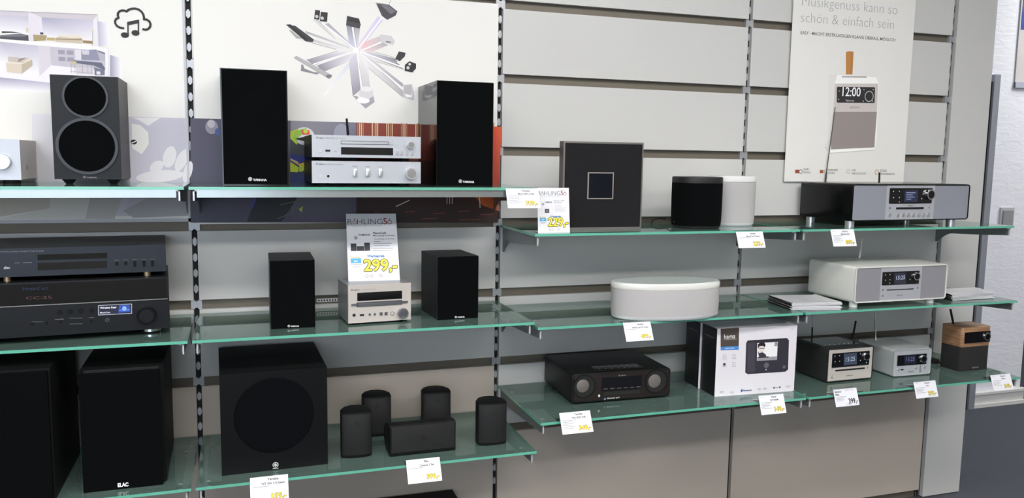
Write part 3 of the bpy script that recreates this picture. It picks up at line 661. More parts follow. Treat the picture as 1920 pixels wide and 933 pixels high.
# ================================================================== DEVICES
INKW, INKG, INKD = (214, 214, 216), (120, 120, 124), (44, 44, 48)
def cabinet(D, material, d, bev=0.002, name='cabinet', z0=None, z1=None, y0=0.0):
    mb = MB().box(D.x0, D.x1, y0, d, D.z0 if z0 is None else z0, D.z1 if z1 is None else z1, bev)
    return mb.build(name, material, D.root)

# ---- top level, first bay
D = Dev('amplifier', 'silver amplifier with a round volume knob, cut off by the left edge of the picture', 'amplifier', (-100, 337), (40.5, 337), T1, Y=-.19, h=.001, foot=.012)
D.h = D.L(38, 262)[1] - .012; D.z1 = D.foot + D.h
dp = D.depth(84, 300, 1)
cabinet(D, ALUW, dp, 0.002)
MB().box(D.x0 - .001, D.x1 + .001, -.006, 0, D.z0 - .001, D.z1 + .001, .0012).build('front_panel', ALU, D.root)
D.knob('volume_knob', (7, 303), 16.5, ALUK, .018, -.006, CHROME)
for px, py in ((50.5, 314), (76.5, 314)):
    q = D.hit(px, py, 0, D.x1); MB().box(D.x1 - .001, D.x1 + .0004, q.y - .002, q.y + .002, q.z - .006, q.z + .006).build('vent_slot', DARK, D.root)
D.feet([(D.x1 - .03, .03), (D.x1 - .03, dp - .03), (D.x0 + .05, .03)], .022)

D = Dev('bookshelf_speaker', 'black bookshelf speaker with two round grilles on small cone feet', 'speaker', (103, 337.5), (229, 337.5), T1, Y=-.20, h=.001, foot=.014)
D.h = D.L(95, 139.5)[1] - .014; D.z1 = D.foot + D.h
dp = D.depth(246.5, 250, 1)
cabinet(D, BLACKV, dp, 0.002)
MB().box(D.x0, D.x1, -.004, 0, D.z0, D.z1, .001).build('baffle', mat('satin_black', (15, 16, 19), .4, 0, .05, 20, spec=.3), D.root)
for (cx, cyy, r, nm) in ((161, 182, 43, 'tweeter_grille'), (164.5, 274, 58, 'woofer_grille')):
    p = D.L(cx, cyy); R = abs(D.L(cx + r, cyy)[0] - p[0])
    g = MB().cyl((p[0], -.008, p[1]), 'y', R * .9, .006, 56, bev=.0015).build(nm, CLOTH, D.root)
    n = 56; o_ = [(p[0] + R * math.cos(2 * math.pi * i / n), p[1] + R * math.sin(2 * math.pi * i / n)) for i in range(n)]
    i_ = [(p[0] + R * .9 * math.cos(2 * math.pi * i / n), p[1] + R * .9 * math.sin(2 * math.pi * i / n)) for i in range(n)]
    MB().ring(o_, i_, -.010, -.003).build('trim_ring', mat('ring_black', (30, 31, 34), .3), g)
k = D.ink(-.004); maker_logo(k, 156, 334, 182, 334, (120, 120, 124)); k.build('logo', D.root)
for x, y in ((D.x0 + .03, .03), (D.x1 - .025, .03), (D.x1 - .03, dp - .03), (D.x0 + .03, dp - .03)):
    MB().cyl((x, y, 0), 'z', .008, .0145, 20, r2=.02).build('foot', RUBBER, D.root)

# ---- top level, second bay
def big_speaker(label, FL, FR, Y, TL, side, dpx, lg):
    D = Dev('bookshelf_speaker', label, 'speaker', FL, FR, T1, Y=Y, h=.001, foot=0.0, group=None)
    D.h = D.L(*TL)[1]; D.z1 = D.h
    dp = D.depth(*dpx, side) if dpx else .26
    cabinet(D, BLACKP, dp, 0.004)
    MB().box(D.x0 + .004, D.x1 - .004, -.012, 0, D.z0 + .003, D.z1 - .003, .003).build('grille', CLOTH, D.root)
    MB().box(D.x0, D.x1, -.003, .0, D.z0, D.z1, .0015).build('baffle', BLACKP, D.root)
    k = D.ink(-.0122); maker_logo(k, *lg, (226, 226, 226), .03); k.build('logo', D.root)
big_speaker('tall glossy black speaker left of the silver stereo stack', (417.5, 347.5), (541.5, 347.5), -.22, (413, 127), 1, None, (465, 338.5, 500, 339))
big_speaker('tall glossy black speaker right of the silver stereo stack', (818, 349), (923, 349), -.27, (817, 150.5), -1, (778, 250), (858, 342, 887, 342.5))

Y0 = -.27
zf = at(585, 342.7, Y=Y0).z
D = Dev('stereo_amplifier', 'slim silver amplifier with three tone knobs, lower unit of the top-shelf stack', 'amplifier', (583.5, 342.7), (787.3, 343.8), T1, Y=Y0, h=.001, foot=zf - T1)
D.h = D.L(584, 301)[1] - D.foot; D.z1 = D.foot + D.h; dp = .26
cabinet(D, BLACKV, dp, 0.0015)
MB().box(D.x0 + .002, D.x1 + .001, -.007, 0, D.z0, D.z1, .0012).build('front_panel', ALU, D.root)
D.feet([(D.x0 + .04, .04), (D.x1 - .04, .04), (D.x0 + .04, dp - .04), (D.x1 - .04, dp - .04)], .016)
k = D.ink(-.007); maker_logo(k, 592, 308.3, 608, 308.8, INKD); k.text('INTEGRATED AMPLIFIER', (610, 308.6), (643, 309.4), INKG)
for x in (665, 688.5, 712.5): k.text('BASS' if x < 670 else 'TREBLE' if x < 700 else 'BALANCE', (x - 4.5, 313.2), (x + 4.5, 313.4), INKG)
k.build('lettering', D.root)
D.plate('power_button', (598, 327.5), (603.6, 333), ALUK, .002, y=-.007, bev=.0005)
D.knob('headphone_jack', (615, 330), 3.6, ALUK, .001, -.007, DARK)
for x in (664.8, 688.5, 712.3): D.plate('tone_knob', (x - 3.6, 316), (x + 3.6, 330.7), ALUK, .01, r=.004, y=-.007, bev=.001)
D.knob('volume_knob', (769, 325), 11.2, ALUK, .016, -.007, CHROME)
AMP_TOP = D.z1
D2 = Dev('cd_player', 'slim silver compact disc player with a dark display, upper unit of the top-shelf stack', 'CD player', (583.5, 294), (787.3, 298), T1 + AMP_TOP, Y=Y0, h=.001, foot=at(585, 294.2, Y=Y0).z - T1 - AMP_TOP)
D = D2; D.h = D.L(584, 252.3)[1] - D.foot; D.z1 = D.foot + D.h
cabinet(D, BLACKV, dp, 0.0015)
MB().box(D.x0 + .002, D.x1 + .001, -.007, 0, D.z0, D.z1, .0012).build('front_panel', ALU, D.root)
D.feet([(D.x0 + .04, .04), (D.x1 - .04, .04), (D.x0 + .04, dp - .04), (D.x1 - .04, dp - .04)], .014)
k = D.ink(-.007); maker_logo(k, 592, 259.3, 607.5, 259.8, INKD); k.text('NETWORK CD PLAYER', (610, 259.8), (647, 261), INKG)
k.text('disc', (626, 284.6), (631.5, 284.8), INKG).rect(638.4, 263.6, 727.0, 271.8, (60, 60, 64)).rect(728, 266, 735.6, 271.9, (150, 150, 154)); k.build('lettering', D.root)
D.plate('disc_tray', (639.2, 264.6), (726, 270.8), ALUK, .003, y=-.007, bev=.0005)
D.plate('open_button', (728.5, 266.6), (735.2, 271.3), ALU, .0025, y=-.007)
D.plate('display', (638.8, 275.6), (736, 290.8), DISP, .0016, y=-.007)
D.plate('power_button', (597.3, 279.2), (602.7, 285.2), ALUK, .002, y=-.007); D.plate('usb_port', (609.6, 280.4), (618.7, 284), DARK, .0012, y=-.007)
D.knob('selector_knob', (768.6, 271.6), 7.2, ALUK, .012, -.007, CHROME)
for x in (743.6, 752.2, 762.4, 772.6): D.plate('button', (x - 2, 282.6), (x + 2, 290), ALUK, .003, y=-.007, bev=.0004)
q = D.hit(652.5, 252, 1, dp + .005)
MB().tube([(q.x, dp + .006, D.z1 - .04), (q.x, dp + .006, q.z)], .004).tube([(q.x, dp + .006, q.z), (D.hit(650, 222, 1, dp + .006).x, dp + .006, D.hit(650, 222, 1, dp + .006).z)], .0045, r1=.0035).build('antenna', RUBBER, D.root)

# ---- middle level, first bay: receiver with a disc player on top
D = Dev('av_receiver', 'wide glossy black surround receiver with a large round volume dial', 'receiver', (-118, 641), (319, 613.3), M2, h=.001, foot=.018)
D.h = D.L(315.5, 517.5)[1] - D.foot; D.z1 = D.foot + D.h
REC = D; dp = min(.33, D.depth(327.5, 560, 1)); dp = max(dp, .24)
cabinet(D, BLACKV, dp, .003)
MB().box(D.x0, D.x1, -.008, 0, D.z0, D.z1, .003).build('front_panel', mat('front_satin_black', (17, 19, 23), .3, .2, .02, 10), D.root)
a, b = D.L(0, 572.5), D.L(314.5, 560)
mid = (a[1] + b[1]) / 2
MB().box(D.x0 + .006, D.x1 - .006, -.0105, -.008, mid + .0015, D.z1 - .004, .001).build('display', BLACKP, D.root)
MB().box(D.x0 + .004, D.x1 - .004, -.0115, -.008, mid - .0012, mid + .0012, .0005).build('trim_strip', CHROME, D.root)
k = D.ink(-.0105); k.text('MusicCast', (44, 543), (92, 541), (30, 44, 76), hs=.8); k.text('CC:25', (50, 560), (98, 558), (84, 60, 54), hs=.45); k.build('readout', D.root, LCD)
D.plate('sticker', (185, 571), (247, 587.5), mat('sticker_dark', (34, 36, 60), .3), .0009, y=-.008)
k = D.ink(-.009); k.line([(185, 571.3), (247, 568.3), (247.2, 586), (185, 589), (185, 571.3)], .9, (206, 206, 214)).text('Wireless Rear', (188, 577.5), (219, 576), (236, 236, 240), .03).text('MusicCast', (188, 586), (207, 585.2), (226, 226, 232), .02)
k.poly([(224, 571), (243, 570), (245, 583), (222, 585)], (40, 76, 170)); k.up().disc(233.5, 577, 4, (140, 176, 236), ry=5).line([(224, 580), (243, 579)], 1.4, (120, 160, 230)); k.build('sticker_print', D.root)
D.knob('volume_dial', (274.7, 588.8), 19, mat('dial_black', (22, 22, 24), .22, .6, .1, 200), .02, -.008, mat('dial_face', (50, 50, 54), .25, .8, .1, 200))
for x, y in ((112, 583.8), (132, 582.6), (152, 581.5), (172, 580.6)): D.knob('button', (x, y), 4.6, BLACKM, .005, -.008)
k = D.ink(-.008)
for x0_, x1_, y in ((105, 120, 597.5), (131, 155, 595.2), (131, 155, 606), (167, 177, 594), (60, 82, 602)): k.line([(x0_, y), (x1_, y - .5)], .7, (120, 120, 124))
k.text('YPAO MIC', (103, 598.5), (120, 597.5), (110, 110, 114)); k.build('lettering', D.root)
D.knob('headphone_jack', (201.5, 598.5), 4, CHROME, .001, -.008, DARK)
for x, y in ((62, 606), (88, 604.5), (115, 602.5), (172, 601)): D.knob('button', (x, y), 2.8, BLACKM, .004, -.008)
for x in (D.x0 + .06, D.x1 - .05):
    for y in (.05, dp - .05): MB().cyl((x, y, 0), 'z', .026, .0185, 26, bev=.001).cyl((x, y, .004), 'z', .0268, .007, 26, mi=1).build('foot', [RUBBER, CHROME], D.root)
zr = M2 + D.z1
D = Dev('cd_player', 'wide dark grey compact disc player lying on top of the black receiver', 'CD player', (-120, 521), (313.6, 507.3), zr, Y=REC.o.y - .01, h=.001, foot=0.0, ang=REC.a)
n = Vector((-math.sin(D.a), math.cos(D.a), 0))
# widths follow the receiver; the player sits slightly back
D.root.location = D.o = REC.root.matrix_basis @ Vector((-.006, .012, REC.z1)); D.x0, D.x1 = REC.x0, REC.x1 - .004
f = D.L(313, 507.3)[1]; D.foot = max(.008, f); D.z0 = D.foot; D.z1 = D.L(307.7, 457.8)[1]; D.h = D.z1 - D.z0
D.x1 = D.L(311, 480)[0]; D.w = 2 * D.x1
dp2 = .29
cabinet(D, BLACKV, dp2, .002)
MB().box(D.x0, D.x1, -.007, 0, D.z0, D.z1, .002).build('front_panel', mat('front_blue_black', (30, 36, 46), .35, .2, .02, 10), D.root)
D.plate('disc_tray', (71, 476.5), (201, 482.6), BLACKP, .002, y=-.007); D.plate('display', (71, 492), (201, 501), DISP, .0012, y=-.007)
k = D.ink(-.007); k.text('NATURAL SOUND COMPACT DISC PLAYER', (0, 472.6), (83, 471), (120, 124, 132)); k.text('disc', (8, 503.5), (20, 502.5), (190, 192, 196), .02)
k.line([(28, 492), (38, 491.6)], .8, (130, 132, 138)).line([(44, 491.6), (60, 491)], .8, (130, 132, 138))
for x, y in ((219, 487), (236, 486.5), (253, 486), (270, 485.5), (286, 485)): k.line([(x - 5, y), (x + 5, y - .3)], .7, (110, 112, 118))
k.build('lettering', D.root)
for x, y in ((219.5, 493), (236, 492.2)): D.plate('button', (x - 3, y - 3), (x + 3, y + 3.5), BLACKM, .003, y=-.007, r=.002)
for x, y in ((253, 493), (270, 492.5), (286, 492)): D.plate('button', (x - 3, y - 5), (x + 3, y + 6), BLACKM, .003, y=-.007, r=.002)
GOLD = mat('brass_foot', (206, 184, 150), .3, .8)
for x in (D.x0 + .04, D.L(11, 518)[0], D.x1 - .05):
    for y in (.02, dp2 - .04): MB().cyl((x, y, 0), 'z', .009, D.foot + .001, 20).build('foot', GOLD, D.root)

# ---- middle level, second bay
def small_speaker(label, FL, FR, TL, dpx, lg, side):
    D = Dev('compact_speaker', label, 'speaker', FL, FR, M2, TL=TL, foot=.0)
    dp = D.depth(*dpx, side) if side else .2
    cabinet(D, BLACKV, dp, .0025)
    MB().box(D.x0 + .0015, D.x1 - .0015, -.008, 0, D.z0 + .001, D.z1 - .001, .0025).build('grille', CLOTH, D.root)
    k = D.ink(-.0082); maker_logo(k, *lg, (226, 226, 226), .03); k.build('logo', D.root)
    return dp
dps = small_speaker('small black speaker left of the small silver stereo', (507.5, 616), (591.5, 612), (505, 488.5), None, (539, 611.8, 560.5, 610.8), 0)
small_speaker('small black speaker right of the small silver stereo', (820, 599.5), (895.5, 594.5), (820, 481.5), (790, 530), (851, 594.8, 869.5, 593.8), -1)
D = Dev('compact_stereo', 'small silver compact disc stereo carrying a price sign, between two small black speakers', 'stereo', (652.5, 605.5), (769, 597.6), M2, h=.001, foot=.006)
D.h = D.L(650.8, 535)[1] - D.foot; D.z1 = D.foot + D.h; dp = min(.3, D.depth(634, 540, -1)); MIC = D
cabinet(D, mat('cabinet_grey', (150, 152, 156), .3, .5, .03, 20), dp, .002)
MB().box(D.x0 - .0005, D.x1 + .0005, -.007, 0, D.z0, D.z1, .0015).build('front_panel', ALUW, D.root)
D.plate('display', (668.7, 548), (752.4, 558.6), DISP, .0014, y=-.007); D.plate('tray_gap', (667.6, 566.2), (753, 569.6), DARK, .0004, y=-.007)
D.plate('disc_tray', (668.8, 567), (751.9, 569), CHROME, .003, y=-.007, bev=.0006)
D.plate('button', (657.6, 568.4), (667.2, 572), CHROME, .002, y=-.007); D.plate('button', (753.2, 563), (763, 567), CHROME, .002, y=-.007)
D.knob('headphone_jack', (662.8, 589.6), 3.3, CHROME, .001, -.007, DARK); D.plate('usb_port', (673.6, 588), (681.6, 591), DARK, .0014, y=-.007)
for x, y in ((692, 588.3), (701.4, 587.8)): D.plate('button', (x - 2, y - 2), (x + 2, y + 2), CHROME, .002, y=-.007, r=.001)
for x, y in ((713.2, 587.1), (722.6, 586.6)): D.plate('button', (x - 2.8, y - 2.8), (x + 2.8, y + 2.8), CHROME, .002, y=-.007, bev=.0004)
D.knob('button', (734.2, 586.3), 4, CHROME, .002, -.007, ALUW); D.knob('volume_knob', (753, 585.2), 10.2, mat('knob_steel', (170, 170, 174), .25, .9, .1, 100), .014, -.007, CHROME)
k = D.ink(-.007); maker_logo(k, 657, 544.2, 673.5, 543.4, INKD); k.text('MICRO COMPONENT SYSTEM', (677, 543.2), (703, 541.8), INKG); k.build('lettering', D.root)
D.feet([(D.x0 + .03, .03), (D.x1 - .03, .03), (D.x0 + .03, dp - .03), (D.x1 - .03, dp - .03)], .012)

# ---- bottom level, first bay
D = Dev('subwoofer', 'huge black subwoofer cut off by the left edge of the picture', 'subwoofer', (-140, 972), (106, 951), L2, Y=-.415, h=.001)
D.h = D.L(97, 689)[1]; D.z1 = D.h; dp = min(.38, D.depth(147, 780, 1))
cabinet(D, BLACKM, dp, .005); MB().box(D.x0 + .004, D.x1 - .004, -.014, 0, .004, D.z1 - .006, .006).build('grille', CLOTH, D.root)
D = Dev('bookshelf_speaker', 'matte black speaker with white lettering beside the huge subwoofer', 'speaker', (157.5, 921), (313, 904), L2, TL=(152.5, 694.5))
dp = min(.38, D.depth(324, 760, 1))
mb = MB().prism([(D.x0, 0.012), (D.x0 + .012, 0), (D.x1 - .012, 0), (D.x1, 0.012), (D.x1, dp), (D.x0, dp)], 0, D.z1, 'z', .003); mb.build('cabinet', BLACKM, D.root)
MB().box(D.x0 + .001, D.x1 - .008, -.014, 0, .002, D.z1 - .008, .006).build('grille', CLOTH, D.root)
k = D.ink(-.0142); k.text('ELAC', (222, 908.5), (242, 906.8), (230, 230, 230), .05, 1.3); k.build('logo', D.root)

# ---- bottom level, second bay
D = Dev('subwoofer', 'square black subwoofer with a round grille and a white emblem', 'subwoofer', (416, 890), (614.4, 867.5), L2, TL=(411.6, 701))
dp = min(.40, D.depth(412.5, 656, -1)) if False else .33
cabinet(D, BLACKM, dp, .003); MB().box(D.x0, D.x1, -.008, 0, 0, D.z1, .003).build('front_panel', mat('front_black', (9, 10, 11), .45, 0, .1, 40, spec=.2), D.root)
p = D.L(514, 776); R = abs(D.L(588, 776)[0] - p[0])
MB().cyl((p[0], -.013, p[1]), 'y', R * .97, .006, 64, r2=R, bev=.002).build('round_grille', mat('round_cloth', (7, 9, 12), .95, 0, .2, 900, spec=.08), D.root)
k = D.ink(-.008); tuning_forks(k, 516.3, 869, 5, (214, 214, 216)); k.line([(511, 876.2), (521.5, 875.4)], 1.4, (190, 190, 192)); k.build('logo', D.root)
def satellite(label, FL, FR, TL):
    D = Dev('satellite_speaker', label, 'speaker', FL, FR, L2, TL=TL, ang=None)
    w = D.x1; y = [( -w, .006)]
    P = [(-w, .010), (-w * .8, .003), (-w * .4, -.001), (0, -.002), (w * .4, -.001), (w * .8, .003), (w, .010), (w, .045), (w * .72, .072), (w * .3, .086), (-w * .3, .086), (-w * .72, .072), (-w, .045)]
    MB().prism(P, 0, D.z1, 'z', .003).build('cabinet', BLACKM, D.root)
    Q = [(a * .97, b - .0035) for a, b in P[:7]] + [(w * .97, .012), (-w * .97, .012)]
    MB().prism(Q, .010, D.z1 - .004, 'z', .001).build('grille', mat('black_mesh', (12, 12, 13), .7, .0, .2, 1200, bump=.2), D.root)
    cx, cz = 0, D.z1 * .78
    n = 24; MB().ring([(cx + .0062 * math.cos(i * math.tau / n), cz + .0062 * math.sin(i * math.tau / n)) for i in range(n)], [(cx + .005 * math.cos(i * math.tau / n), cz + .005 * math.sin(i * math.tau / n)) for i in range(n)], -.0065, -.004).build('emblem', mat('emblem_dark', (58, 58, 60), .3, .6), D.root)
satellite('small black satellite speaker nearest the subwoofer', (640.5, 860.5), (698, 855.5), (639, 776))
satellite('small black satellite speaker standing behind the one nearest the subwoofer', (681, 820), (734.5, 815.5), (680.5, 745.5))
satellite('small black satellite speaker behind the long centre speaker', (793, 807), (846, 803), (792, 737))
satellite('small black satellite speaker standing alone at the right end of the bottom shelf', (897, 836.5), (951, 832), (895.5, 758))
D = Dev('centre_speaker', 'long black centre speaker lying on its side among four small speakers', 'speaker', (731, 857), (854.4, 844), L2, TL=(730, 799))
h = D.z1
P = [(0, .003), (0, h * .95), (.006, h), (.04, h * .97), (.08, h * .85), (.105, h * .65), (.11, h * .45), (.10, h * .25), (.07, 0), (.006, 0)]
MB().prism(P, D.x0, D.x1, 'x', .002).build('cabinet', BLACKM, D.root)
MB().prism(rr(D.x0 + .004, D.x1 - .004, .012, h - .003, .003), -.004, .001, 'y', .001).build('grille', MATS['black_mesh'], D.root)
n = 24; cx, cz = 0, h * .55
MB().ring([(cx + .009 * math.cos(i * math.tau / n), cz + .009 * math.sin(i * math.tau / n)) for i in range(n)], [(cx + .0075 * math.cos(i * math.tau / n), cz + .0075 * math.sin(i * math.tau / n)) for i in range(n)], -.0055, -.003).build('emblem', MATS['emblem_dark'], D.root)
# black box below, only its top shows
tp = .306
q = at(848, 917, Z=tp); q2_ = at(672, 933, Z=tp)
d = empty('subwoofer', (q.x - .22, q.y - .19, 0), 0, 'black box-shaped subwoofer on the floor under the bottom shelf, only its top showing', 'subwoofer')
MB().box(-.22, .22, -.19, .19, .015, tp, .004).build('cabinet', BLACKM, d); MB().box(-.215, .215, -.2, -.19, .02, tp - .005, .004).build('grille', CLOTH, d)
for x in (-.18, .18):
    for y in (-.15, .15): MB().cyl((x, y, 0), 'z', .02, .0155, 18).build('foot', RUBBER, d)

# ---- top level, third bay: square speaker
D = Dev('square_speaker', 'flat square black speaker with a bronze frame and a mirror square in the middle', 'speaker', (1053, 431), (1201, 429), T3, TL=(1046, 264), ang=None)
dp = .035
fr = mat('bronze_frame', (92, 84, 80), .35, .7, .03, 40)
mb = MB().box(D.x0, D.x1, 0.0, dp, 0, D.z1, .004); b_ = mb.build('cabinet', fr, D.root)
w = D.x1
MB().ring(rr(-w, w, 0, D.z1, .003), rr(-w + .005, w - .005, .008, D.z1 - .006, .002), -.004, .001).build('frame', mat('silver_frame', (150, 146, 144), .35, .8), D.root)
MB().box(-w + .005, w - .005, -.002, .0, .008, D.z1 - .006).build('grille', None or mat('perforated_black', (40, 39, 41), .8, 0, .1, 60, spec=.15), D.root)
nt = MATS['perforated_black'].node_tree; tc = nt.nodes.new('ShaderNodeTexCoord'); mp = nt.nodes.new('ShaderNodeMapping'); mp.inputs['Scale'].default_value = (150, 150, 150)
vo = nt.nodes.new('ShaderNodeTexVoronoi'); vo.inputs['Randomness'].default_value = 0.0; vo.inputs['Scale'].default_value = 1
rp = nt.nodes.new('ShaderNodeValToRGB'); rp.color_ramp.elements[0].position = .28; rp.color_ramp.elements[0].color = (*lin((12, 12, 13)), 1); rp.color_ramp.elements[1].position = .36; rp.color_ramp.elements[1].color = (*lin((30, 29, 31)), 1)
nt.links.new(tc.outputs['Object'], mp.inputs[0]); nt.links.new(mp.outputs[0], vo.inputs['Vector']); nt.links.new(vo.outputs['Distance'], rp.inputs[0]); nt.links.new(rp.outputs[0], nt.nodes['Principled BSDF'].inputs['Base Color'])
D.plate('window_frame', (1101, 322.5), (1148.3, 372.8), mat('rose_bronze', (226, 212, 206), .3, .9), .004, y=-.002)
D.plate('mirror_window', (1103.2, 324.6), (1146.3, 370.8), mat('window_dark', (40, 46, 56), .06, .8, .3, 60), .0046, y=-.002)
MB().box(-.05, .05, dp, dp + .05, 0, .006, .001).box(-.05, .05, dp, dp + .006, 0, .05).build('rear_stand', fr, D.root)

def round_speaker(label, FL, FR, top, cloth, plast, ring):
    D = Dev('round_speaker', label, 'speaker', FL, FR, T3, TL=top)
    r = D.w / 2; h = D.z1
    D.root.location = D.root.matrix_basis @ Vector((0, r * .1, 0))
    ex = 2.5
    MB().lathe([(r * .90, 0), (r * .95, .004), (r * .97, .010)], sx=1, sy=.92, ex=ex, seg=64).build('base', ring, D.root)
    MB().lathe([(r * .97, .010), (r * .99, .03), (r, h * .5), (r, h * .88)], ex=ex, sy=.92, seg=64).build('body', cloth, D.root)
    MB().lathe([(r, h * .885), (r, h - .004), (r * .98, h), (r * .3, h)], ex=ex, sy=.92, seg=64).build('top_cap', plast, D.root)
round_speaker('black cylinder-like speaker in front of the white one', (1266, 427), (1346, 426), (1266, 331), CLOTH, mat('cap_black', (14, 14, 15), .6), mat('base_black', (22, 22, 23), .5))
round_speaker('white cylinder-like speaker beside the black one', (1334, 421.5), (1407, 420.5), (1334, 329), CLOTHW, WHITEPL, mat('base_white', (206, 208, 210), .3))
# its lead
a = at(1264, 410, Y=-.12); z = T3 + .003
pts = [at(1264, 416, Z=T3 + .02), at(1250, 411, Y=-.06), at(1235, 409, Y=-.05), at(1225, 412, Y=-.05), at(1222, 418, Z=z)]
tag(MB().tube(pts, .0024).build('power_cable', RUBBER), 'thin black cable curling behind the black cylinder-like speaker', 'cable')

# ---- fourth bay top: long black radio
def radio(label, FL, FR, TL, z, foot, body, dpx, rad, lip, top=None, Y=None, ang=None, name='radio'):
    D = Dev(name, label, 'radio', FL, FR, z, h=.001, foot=foot, ang=ang)
    D.h = D.L(*TL)[1] - foot; D.z1 = foot + D.h
    dp = min(.32, max(.1, D.depth(*dpx, -1))); D.dp = dp
    MB().prism(rr(D.x0, D.x1, D.z0, D.z1, rad, 6), 0, dp, 'y', .0025, ang=60).build('body', body, D.root)
    MB().ring(rr(D.x0 + .001, D.x1 - .001, D.z0 + .001, D.z1 - .001, rad, 6), rr(D.x0 + lip, D.x1 - lip, D.z0 + lip, D.z1 - lip, rad * .6, 6), -.006, .001).build('front_rim', body, D.root)
    D.lip = lip
    return D
def sonoro_panel(D, x, slot=True, btn=None):
    """display strip with four keys, small screen and a round control"""
    pass
D = radio('long glossy black radio on silver feet with grey speaker panels', (1593.5, 415), (1812.5, 413), (1594, 344.5), T3, .0205, mat('radio_black', (8, 9, 10), .16, 0, .1, 10, spec=.22), (1500, 380), .012, .0045, ang=.038)
lp = D.lip; i0, i1 = D.L(1660, 380)[0], D.L(1750, 380)[0]
MB().box(D.x0 + lp, i0, -.003, .0, D.z0 + lp, D.z1 - lp).build('speaker_panel', SILVERG, D.root)
MB().box(i1, D.x1 - lp, -.003, .0, D.z0 + lp, D.z1 - lp).build('speaker_panel', SILVERG, D.root)
MB().box(i0, i1, -.0035, .0, D.z0 + lp, D.z1 - lp, .0005).build('control_panel', ALU, D.root)
D.plate('display', (1667, 352.3), (1744.4, 380.8), DISP, .002, r=.003, y=-.0035)
k = D.ink(-.0056)
for x, y in ((1673, 358.5), (1684, 358.5), (1673, 370), (1684, 370), (1726, 372), (1684, 378)): k.disc(x, y, .9, (170, 180, 176), 8)
k.build('key_marks', D.root)
k = D.ink(-.0055); k.rect(1694.5, 356.5, 1717.5, 378, (40, 46, 70)); k.up()
for i, y in enumerate((361, 365, 369, 373)): k.line([(1697, y), (1697 + (17, 12, 15, 9)[i], y)], 1.1, (130, 140, 170))
k.build('screen', D.root, LCD)
D.knob('control_knob', (1739.3, 364.3), 7.6, CHROME, .014, -.0035, BLACKP)
D.plate('disc_slot', (1678.9, 388.4), (1730, 391.7), DARK, .0012, r=.0015, y=-.0035)
for x in (1667, 1682, 1692, 1701.5, 1711, 1720.5, 1730.5, 1739.5): D.knob('button', (x, 403), 3, ALUK, .0015, -.0035)
k = D.ink(-.0035); k.text('sonoro', (1701, 386.3), (1711, 386.3), INKD).disc(1667.3, 389.8, 1.3, (50, 50, 52)).disc(1740.5, 389, 1, (90, 90, 92)); k.build('lettering', D.root)
D.feet([(D.x0 + .02, .022), (D.x1 - .06, .022), (D.x0 + .03, D.dp - .03), (D.x1 - .06, D.dp - .03)], .0165, ALUK)
q = D.hit(1547.5, 338, 1, D.dp + .004); t = D.hit(1566, 201, 1, D.dp + .004)
MB().tube([(q.x, q.y, q.z - .03), tuple(q + (t - q) * .1)], .0035).tube([tuple(q), tuple(t)], .0022, r1=.0014).build('antenna', mat('dark_chrome', (120, 120, 124), .2, .9), D.root)
q = D.hit(1648, 345, 1, D.dp + .004); t = D.hit(1648.5, 323, 1, D.dp + .004)
MB().tube([(q.x, q.y, q.z - .02), tuple(t)], .0048).build('stub_antenna', RUBBER, D.root)

# ---- middle level, fourth bay: white radio
D = radio('wide white lacquered radio between two brochure stacks', (1598.8, 568.3), (1770.8, 559), (1600, 500.3), M3, .017, WHITEP, (1516, 520), .012, .005)
lp = D.lip; i0, i1 = D.L(1649, 540)[0], D.L(1725, 540)[0]
MB().box(D.x0 + lp, i0, -.003, .0, D.z0 + lp, D.z1 - lp).build('speaker_panel', GREYG, D.root)
MB().box(i1, D.x1 - lp, -.003, .0, D.z0 + lp, D.z1 - lp).build('speaker_panel', GREYG, D.root)
MB().box(i0, i1, -.0035, .0, D.z0 + lp, D.z1 - lp, .0005).build('control_panel', ALU, D.root)
D.plate('display', (1653.5, 509.5), (1720.4, 531), DISP, .002, y=-.0035)
k = D.ink(-.0056)
for x, y in ((1658, 514.6), (1666.5, 514), (1658, 524.4), (1666.5, 523.8), (1704, 523), (1666, 530)): k.disc(x, y, .9, (170, 180, 176), 8)
k.build('key_marks', D.root)
k = D.ink(-.0055); k.poly([(1674.5, 511), (1696.5, 510), (1696.5, 531.3), (1674.5, 532.4)], (44, 46, 58)); k.up().text('15:25', (1678, 523.5), (1694.5, 522.5), (150, 158, 180), .02); k.build('screen', D.root, LCD)
D.knob('control_knob', (1715, 517), 6.2, CHROME, .009, -.0035, BLACKP)
D.plate('disc_slot', (1661.3, 542.3), (1711.2, 541.5), DARK, .0012, r=.0015, y=-.0035)
k = D.ink(-.0035); k.text('sonoro', (1680, 554.3), (1691, 553.6), INKD).disc(1654, 542.8, 1.2, (50, 50, 52)).disc(1653.5, 554, 1.6, (120, 120, 124)).disc(1719, 539, 1.6, (120, 120, 124)); k.build('lettering', D.root)
D.feet([(D.x0 + .022, .022), (D.x1 - .05, .022), (D.x0 + .022, D.dp - .03), (D.x1 - .05, D.dp - .03)], .0145, WHITEPL)
q = D.hit(1611, 485, 2, D.z1); q.y = D.dp - .02; q = Vector((D.hit(1611, 485, 1, q.y).x, q.y, D.z1)); t = D.hit(1616.8, 447, 1, q.y)
MB().tube([tuple(q), tuple(t)], .0038, r1=.003).build('antenna', WHITEPL, D.root)

